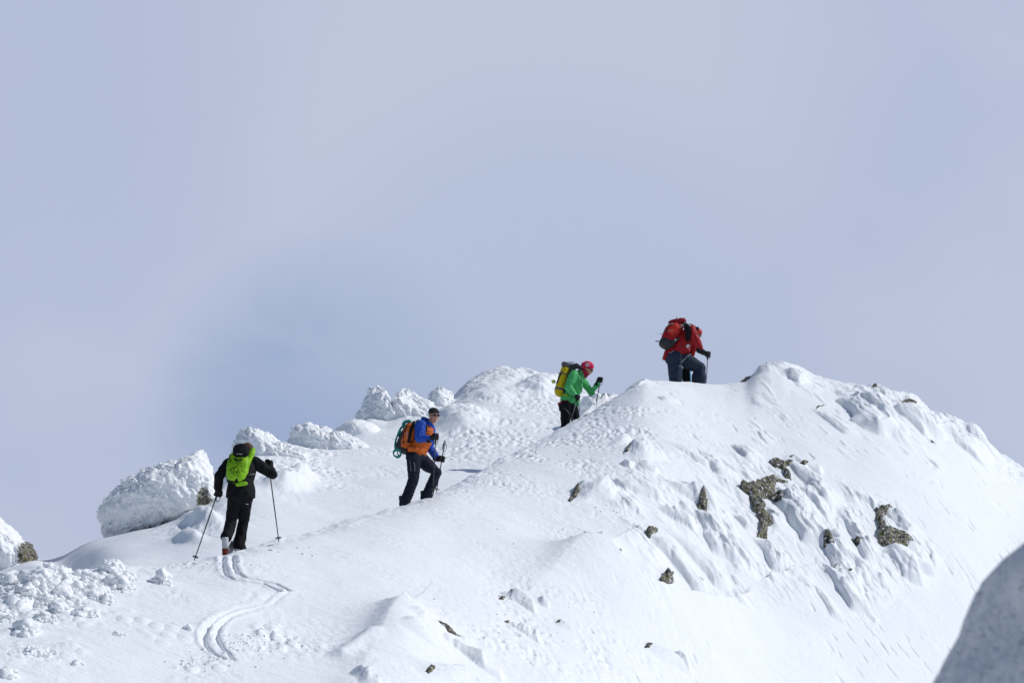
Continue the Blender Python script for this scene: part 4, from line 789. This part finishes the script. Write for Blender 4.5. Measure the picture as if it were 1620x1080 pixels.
bm = bmesh.new(); sbox(bm, r(p(342, 488, -.19)), (.095, .035, .045), Matrix.Rotation(R_(6), 3, 'Y'), .6); strapm(bm, [r(p(300, 500, -.15)), r(p(380, 505, -.185)), r(p(440, 500, -.16))], .016, .01, (0, 0, 1)); bm_obj('hip_pocket', bm, M_ORANGE, pk)
bm = bmesh.new()
for k in range(6):
    zc = 338 + k * 8.5; strapm(bm, [r(p(283 + (6 - k) * 1.2, zc, -.172)), r(p(292 + (6 - k) * 1.2, zc - 1.5, -.172))], .0045, .003, (0, 0, 1))
strapm(bm, [r(p(283, 390, -.170)), r(p(292, 335, -.170))], .003, .002, (1, 0, 0)); bm_obj('lettering', bm, M_WHITE, pk)
bm = bmesh.new(); strapm(bm, [r(p(262, 440, -.165)), r(p(258, 360, -.165)), r(p(288, 285, -.16))], .012, .004, (1, 0, 0)); bm_obj('side_panel', bm, M_NAVY, pk)
rp = empty('climbing_rope', f.W @ p(230, 400), 'teal climbing rope coiled over the back of the orange backpack', 'rope'); off = p(230, 400)
bm = bmesh.new(); rg = random.Random(2)
def loops(c, a, b, n, tilt, thick=.0075):
    pts = []
    for k in range(n * 14):
        t = 2 * math.pi * k / 14; s_ = 1 + .12 * math.sin(k * .37) ; yy = -.09 + .18 * k / (n * 14)
        x_, z_ = a * s_ * math.cos(t), b * s_ * math.sin(t); pts.append(V_(c) - off + V_((x_ * math.cos(tilt) - z_ * math.sin(tilt), yy + .01 * math.sin(k), x_ * math.sin(tilt) + z_ * math.cos(tilt))))
    loft(bm, pts, thick, seg=6)
loops(p(287, 257, -.02), .078, .045, 8, R_(22), .010); loops(p(287, 257, .0), .050, .028, 6, R_(15), .010)
loops(p(212, 400, -.02), .038, .15, 7, R_(-16), .010); loops(p(236, 320, .0), .03, .09, 5, R_(-30), .010)
loops(p(205, 515, -.05), .068, .062, 4, R_(-20)); loops(p(222, 505, .0), .030, .055, 3, R_(10)); loft(bm, [p(225, 480, -.08) - off, p(235, 540, -.09) - off, p(210, 562, -.1) - off, p(185, 540, -.1) - off], .006, seg=6)
bm_obj('rope_coil', bm, M_TEAL, rp)
# ---- 3: green jacket, pink hat, yellow pack
f = Fig(360, 1190, 560, 896.7, 704.2, 62.0, 'person in green jacket, pink hat and black trousers raising one gloved hand'); p = f.p
NS, NE, NW, NH = p(448, 335, -.17), p(378, 490, -.25), p(452, 592, -.28), p(490, 622, -.28)
FS, FE, FW, FH = p(560, 385, .15), p(665, 520, .18), p(742, 420, .13), p(778, 372, .12)
nl, fl = [p(352, 700, -.09), p(342, 930, -.08), p(330, 1160, -.08)], [p(420, 700, .09), p(478, 900, .10), p(440, 1150, .10)]
q, rot = bodymesh(f, [p(370, 690), p(400, 600), p(465, 450), p(505, 360), p(555, 300)], [NS, NE, NW], [FS, FE, FW], nl, fl, p(622, 248, -.01), (1, -.22, -.42), 1.12)
bm = bmesh.new(); loft(bm, [p(372, 668), p(385, 620), p(415, 560), p(465, 460), p(495, 380), p(525, 320), p(560, 292)], [(.175, .19), (.175, .185), (.165, .175), (.165, .19), (.15, .18), (.12, .13), (.085, .09)], ex=(1, 0, 0)); loft(bm, [p(430, 560, -.02), p(470, 650, -.02), p(492, 705, -.02)], [(.08, .12), (.075, .12), (.05, .1)], ex=(1, 0, 0))
limb(bm, [NS, NS.lerp(NE, .5), NE, NW], [.102, .098, .088, .060]); limb(bm, [FS, FE, FW], [.090, .078, .058])
jk = remesh('jacket', bm, M_GREEN, f.o, .012, 2, .013, seed=20)
bm = bmesh.new(); strapm(bm, [p(538, 300, -.105), p(560, 350, -.15), p(575, 380, -.13), p(560, 470, -.15), p(535, 560, -.15)], .005, .004, (1, 0, 0)); bm_obj('zip', bm, M_DGREY, jk)
bm = bmesh.new(); loft(bm, [p(352, 648), p(362, 690), p(380, 715)], [(.19, .195), (.185, .19), (.15, .16)], ex=(1, 0, 0)); remesh('underlayer', bm, M_DRED, f.o, .012, 1, .008, seed=21)
bm = bmesh.new(); loft(bm, [p(366, 690), p(372, 730), p(380, 780)], [(.175, .18), (.17, .18), (.14, .16)], ex=(1, 0, 0)); limb(bm, [nl[0], nl[1], nl[2]], [.130, .095, .085]); limb(bm, [fl[0], fl[1], fl[2]], [.130, .095, .085]); sbox(bm, p(292, 735, -.10), (.05, .04, .07))
remesh('trousers', bm, M_BLACKP, f.o, .013, 2, .011, seed=22)
bm = bmesh.new(); strapm(bm, [p(325, 742, -.20), p(370, 790, -.22), p(412, 838, -.22)], .012, .008, (0, 0, 1)); bm_obj('gear_strap', bm, M_GREY, f.o)
bm = bmesh.new(); strapm(bm, [p(500, 680, -.17), p(518, 730, -.17), p(512, 790, -.15)], .010, .006, (1, 0, 0)); bm_obj('hanging_cord', bm, M_WHITE, f.o)
glove(f.o, NW, NH, p(480, 630) - p(425, 835), (-.3, -1, 0)); glove(f.o, FW, FH, p(778, 360) - p(718, 685), (-1, -.3, 0))
ski_boot(f.o, p(330, 1170, -.08), (1, 0, .3), M_DGREY, M_DGREY); ski_boot(f.o, p(440, 1160, .10), (1, 0, .3), M_DGREY, M_DGREY)
bm = bmesh.new(); sphere(bm, q(0, -.02, .060), (.115, .130, .098), rot, 20); sphere(bm, p(560, 225, .0), (.08, .08, .055), Matrix.Rotation(R_(-25), 3, 'Y')); sphere(bm, p(570, 190, -.02), (.05, .075, .04)); hat = remesh('hat', bm, M_PINK, f.o, .009, 2, .006, seed=25)
bm = bmesh.new(); sbox(bm, p(614, 205, -.128), (.040, .008, .036), Matrix.Rotation(R_(12), 3, 'Y'), .4); bm_obj('logo_patch', bm, M_WHITE, hat)
bm = bmesh.new(); sphere(bm, p(622, 204, -.137), (.016, .006, .012)); bm_obj('logo_mark', bm, M_PINK, hat)
bm = bmesh.new(); loft(bm, [p(560, 300, 0), p(585, 290, -.005), p(603, 275, -.01)], [(.095, .10), (.105, .105), (.090, .098)], ex=(1, 0, 0)); sphere(bm, p(585, 330, -.01), (.055, .08, .055)); remesh('neck_scarf', bm, mat('dark_raspberry_knit', (.36, .02, .045), .85, 20, (.28, .015, .035)), f.o, .009, 2, .006, seed=26)
sunglasses(f.o, q, rot, 1.15)
dn_ = (NH - p(425, 840, -.3)).normalized(); pole(NH + dn_ * .05, NH, p(404, 925, -.3), 'pale shafted ski pole in the lowered near hand of the green jacketed skier', world=f.W, shaft=M_WEB)
dn_ = (FH - p(718, 690, .15)).normalized(); pole(FH + dn_ * .05, FH, p(712, 718, .15), 'ski pole in the raised far hand of the green jacketed skier', world=f.W)
pk, r = onback(f, 'backpack', 'tall yellow and grey roll shaped backpack on the green jacketed skier', p(300, 400))
A, B = p(272, 540), p(352, 235)
bm = bmesh.new(); loft(bm, [r(A + (A - B) * .16), r(A + (A - B) * .12), r(A + (A - B) * .04), r(A), r(A.lerp(B, .33)), r(A.lerp(B, .66)), r(B)], [(.04, .05), (.075, .10), (.105, .135), (.115, .145), (.120, .15), (.112, .145), (.095, .125)], ex=(1, 0, 0)); remesh('pack_body', bm, M_YELLOW, pk, .012, 2, .006, seed=28)
bm = bmesh.new(); sbox(bm, r(p(352, 195)), (.095, .125, .055), Matrix.Rotation(R_(12), 3, 'Y'), .65); sbox(bm, r(p(430, 205)), (.07, .10, .03), Matrix.Rotation(R_(12), 3, 'Y'), .6); remesh('lid', bm, M_GREY, pk, .011, 2, .008, seed=29)
bm = bmesh.new(); loft(bm, [r(p(425, 250, .0)), r(p(385, 350, .0)), r(p(345, 450, .0)), r(p(320, 550, .0))], [(.055, .145), (.045, .15), (.04, .15), (.035, .13)], ex=(1, 0, 0)); limb(bm, [r(p(425, 245, -.05)), r(p(480, 215, -.06)), r(p(530, 240, -.08))], [.06, .06, .045]); remesh('back_panel', bm, M_DGREY, pk, .012, 2, .006, seed=30)
bm = bmesh.new()
for t, wd in ((.12, .022), (.72, .012)):
    c0 = A.lerp(B, t); dr = (B - A).normalized(); loft(bm, [r(c0 - dr * wd), r(c0 + dr * wd)], [(.125, .156)] * 2, ex=(1, 0, 0), seg=24)
bm_obj('compression_strap', bm, M_GREY, pk)
bm = bmesh.new(); strapm(bm, [r(p(238, 440, -.10)), r(p(268, 350, -.12)), r(p(310, 285, -.13))], .018, .008, (1, 0, 0)); strapm(bm, [r(p(460, 270, -.15)), r(p(525, 320, -.20)), r(p(540, 400, -.19)), r(p(530, 520, -.17))], .018, .008, (0, 1, 0)); bm_obj('shoulder_strap', bm, M_DGREY, pk)
bm = bmesh.new(); sphere(bm, r(p(200, 405, -.02)), (.03, .014, .03))
for k in range(6): a = k * math.pi / 3; sphere(bm, r(p(200, 405, -.02)) + V_((.03 * math.cos(a), .0, .03 * math.sin(a))), (.022, .012, .016), Matrix.Rotation(-a, 3, 'Y'), 8)
loft(bm, [r(p(205, 408, -.02)), r(p(228, 415, -.02))], .008, seg=6); bm_obj('toggle', bm, M_YG, pk)
bm = bmesh.new(); strapm(bm, [r(p(310, 575, -.12)), r(p(350, 590, -.19)), r(p(372, 592, -.20))], .014, .008, (0, 0, 1)); bm_obj('hip_strap', bm, M_YELLOW, pk)
bm = bmesh.new()
for k in range(5): loft(bm, [r(p(380 + 14 * k, 178, -.05)), r(p(392 + 14 * k, 158 + 6 * (k % 2), -.04)), r(p(402 + 14 * k, 190, -.03))], .006, seg=6)
bm_obj('lid_cord', bm, M_WEB, pk)
# ---- 4: red jacket and big red pack, bent forward on the crest
f = Fig(500, 1090, 526, 1074.8, 622.3, 66.0, 'person in red jacket and slate blue trousers bent forward on the crest'); p = f.p
NS, NE, NW, NH = p(640, 300, -.16), p(700, 445, -.24), p(760, 580, -.26), p(845, 628, -.25)
FS, FE, FW, FH = p(690, 330, .16), p(700, 480, .22), p(640, 640, .26), p(635, 700, .26)
nl, fl = [p(440, 650, -.08), p(455, 880, -.10), p(445, 1070, -.14)], [p(540, 650, .06), p(752, 778, .05), p(728, 1045, .08)]
q, rot = bodymesh(f, [p(450, 620), p(500, 560), p(575, 440), p(620, 360), p(675, 335)], [NS, NE, NW], [FS, FE, FW], nl, fl, p(728, 352, -.02), (1, -.35, -.75), 1.0, (.4, 0, 1))
bm = bmesh.new(); loft(bm, [p(400, 630), p(440, 600), p(500, 545), p(570, 440), p(610, 360), p(650, 320)], [(.19, .19), (.20, .19), (.20, .19), (.20, .20), (.17, .18), (.09, .10)], ex=(.8, 0, .5)); loft(bm, [p(360, 580, -.04), p(330, 640, -.04), p(310, 675, -.04)], [(.07, .12), (.05, .10), (.03, .08)], ex=(1, 0, 0)); limb(bm, [NS, NS.lerp(NE, .5), NE, NW], [.105, .108, .098, .066]); limb(bm, [FS, FE, FW], [.09, .08, .06]); loft(bm, [p(560, 540, -.03), p(610, 575, -.03), p(620, 590, -.03)], [(.09, .12), (.06, .1), (.03, .08)], ex=(1, 0, 0))
sphere(bm, p(672, 295, -.02), (.085, .10, .08)); remesh('jacket', bm, M_RED, f.o, .012, 2, .013, seed=31)
bm = bmesh.new(); sphere(bm, p(712, 315, -.02), (.055, .10, .10), Matrix.Rotation(R_(28), 3, 'Y')); remesh('hood_lining', bm, M_BLACK, f.o, .010, 2, .006, seed=32)
bm = bmesh.new(); sphere(bm, q(0, -.01, .05), (.086, .10, .078), rot, 18); remesh('headband', bm, mat('coral_knit', (.62, .08, .08), .8, 20, (.5, .06, .06)), f.o, .009, 1, .003)
sunglasses(f.o, q, rot)
bm = bmesh.new(); loft(bm, [p(455, 590), p(440, 650), p(430, 720)], [(.20, .19), (.22, .20), (.19, .18)], ex=(1, 0, 0)); limb(bm, [nl[0], nl[0].lerp(nl[1], .5), nl[1], nl[2]], [.175, .168, .155, .14]); limb(bm, [fl[0], fl[0].lerp(fl[1], .5), fl[1], fl[1].lerp(fl[2], .4), fl[2]], [.175, .165, .145, .165, .155])
tr = remesh('trousers', bm, M_SLATE, f.o, .013, 2, .014, (7, 7, 5), 33)
bm = bmesh.new(); strapm(bm, [p(640, 608, -.10), p(600, 645, -.165), p(540, 700, -.185), p(484, 752, -.18)], .022, .005, (1, 0, 1)); strapm(bm, [p(445, 768, -.245), p(500, 768, -.225), p(545, 778, -.12)], .016, .006, (0, 0, 1)); strapm(bm, [p(362, 800, -.13), p(378, 785, -.16)], .012, .006, (0, 0, 1)); strapm(bm, [p(372, 605, -.20), p(400, 600, -.215), p(425, 578, -.215)], .008, .005, (0, 0, 1)); bm_obj('harness', bm, M_WEB, tr)
bm = bmesh.new(); sbox(bm, p(588, 900, .12), (.085, .05, .30), None, .5); bm_obj('hanging_gear', bm, M_BLACK, f.o)
glove(f.o, NW, NH, (.08, 0, 1), (-.5, -.9, .1), 1.5)
bm = bmesh.new(); limb(bm, [p(735, 575, -.26), p(790, 605, -.26), p(815, 618, -.255)], [.072, .062, .052]); bm_obj('glove_cuff', bm, M_GLOVE, f.o)
glove(f.o, FW, FH, (0, 0, 1), (-.5, .9, .1)); ski_boot(f.o, p(425, 1080, -.14), (1, .3, .2), M_DGREY, M_DGREY); ski_boot(f.o, p(745, 1055, .08), (1, .3, .2), M_DGREY, M_DGREY)
pole(NH + V_((.004, 0, .055)), NH, p(812, 1075, -.22), 'dark ski pole planted ahead of the person in the red jacket', world=f.W)
pole(FH + V_((.004, 0, .055)), FH, p(642, 1085, .22), 'light blue ski pole seen between the legs of the person in red', world=f.W, shaft=M_LBLUE, th=2.6)
pk, r = onback(f, 'backpack', 'large red backpack with grey base on the person bent over the crest', p(420, 370))
rotp = Matrix.Rotation(R_(32), 3, 'Y')
bm = bmesh.new(); sbox(bm, r(p(420, 345, -.02)), (.185, .175, .30), rotp, .68, 30); pb = remesh('pack_body', bm, M_RED, pk, .013, 2, .014, (8, 8, 8), 35)
bm = bmesh.new(); sbox(bm, r(p(430, 315, -.14)), (.115, .07, .165), Matrix.Rotation(R_(42), 3, 'Y'), .75, 24); remesh('side_pocket', bm, M_REDP, pk, .011, 2, .012, (8, 8, 8), 36)
bm = bmesh.new(); sbox(bm, r(p(480, 205, -.01)), (.205, .15, .065), Matrix.Rotation(R_(-10), 3, 'Y'), .7, 24); remesh('lid', bm, M_DRED, pk, .011, 2, .012, seed=37)
bm = bmesh.new(); sbox(bm, r(p(345, 475, -.02)), (.165, .185, .135), Matrix.Rotation(R_(30), 3, 'Y'), .7, 26); limb(bm, [r(p(400, 500, -.15)), r(p(450, 455, -.2)), r(p(495, 420, -.2))], [.05, .035, .02]); remesh('base_panel', bm, M_DGREY, pk, .012, 2, .008, seed=38)
bm = bmesh.new(); loft(bm, [r(p(295, 375, -.16)), r(p(335, 290, -.19)), r(p(375, 250, -.19)), r(p(430, 240, -.19))], .010, seg=8); loft(bm, [r(p(420, 330, -.22)), r(p(370, 325, -.215)), r(p(355, 345, -.205))], .007, seg=8); strapm(bm, [r(p(505, 290, -.18)), r(p(560, 240, -.2)), r(p(595, 218, -.18))], .006, .012, (0, 1, 0)); bm_obj('cord', bm, M_WEB, pk)
bm = bmesh.new(); loft(bm, [r(p(560, 235, -.18)), r(p(600, 290, -.26)), r(p(612, 370, -.29)), r(p(605, 440, -.27)), r(p(595, 470, -.24))], [(.04, .012), (.095, .016), (.090, .018), (.06, .016), (.03, .012)], ex=(1, 0, 0), seg=14); strapm(bm, [r(p(520, 330, -.19)), r(p(550, 280, -.2)), r(p(600, 250, -.22))], .02, .01, (0, 1, 0)); bm_obj('shoulder_strap', bm, M_BLACK, pk)
bm = bmesh.new(); sphere(bm, r(p(548, 268, -.23)), (.014, .01, .016)); sphere(bm, r(p(627, 268, -.27)), (.030, .012, .022)); sphere(bm, r(p(450, 445, -.23)), (.026, .012, .022)); sbox(bm, r(p(603, 520, -.21)), (.035, .012, .045), rotp); bm_obj('buckle', bm, M_WHITE, pk)
bm = bmesh.new(); strapm(bm, [r(p(212, 447, -.05)), r(p(255, 450, -.05))], .012, .008, (0, 0, 1)); strapm(bm, [r(p(258, 357, -.05)), r(p(285, 358, -.05))], .006, .006, (0, 0, 1)); strapm(bm, [r(p(475, 142, -.02)), r(p(478, 175, -.02))], .007, .006, (1, 0, 0)); bm_obj('loop_strap', bm, M_DGREY, pk)

# ------------------------------------------------------------------ every separate piece of a strap, buckle or fitting is a part of its own
for o in [o for o in bpy.data.objects if o.type == 'MESH' and o.parent is not None and o.name.split('.')[0] in ('buckle', 'hip_strap', 'binding', 'temple', 'shoulder_strap', 'cord', 'compression_strap', 'loop_strap', 'harness', 'pocket_zip', 'lid_cord', 'lens', 'toggle', 'hip_pocket', 'cuff')]:
    me = o.data; n = len(me.vertices); par = list(range(n))
    def find(a):
        while par[a] != a: par[a] = par[par[a]]; a = par[a]
        return a
    for e in me.edges: par[find(e.vertices[0])] = find(e.vertices[1])
    comp = {}
    for v in range(n): comp.setdefault(find(v), []).append(v)
    if len(comp) < 2 or o.name.split('.')[0] in ('toggle',): continue
    base = o.name.split('.')[0]
    for vs in comp.values():
        mp_ = {v: k for k, v in enumerate(vs)}; m2 = bpy.data.meshes.new(base)
        m2.from_pydata([me.vertices[v].co[:] for v in vs], [], [[mp_[v] for v in f.vertices] for f in me.polygons if f.vertices[0] in mp_]); m2.materials.append(me.materials[0])
        for f in m2.polygons: f.use_smooth = True
        c2 = bpy.data.objects.new(base, m2); COL.objects.link(c2); c2.parent = o.parent
    bpy.data.objects.remove(o)
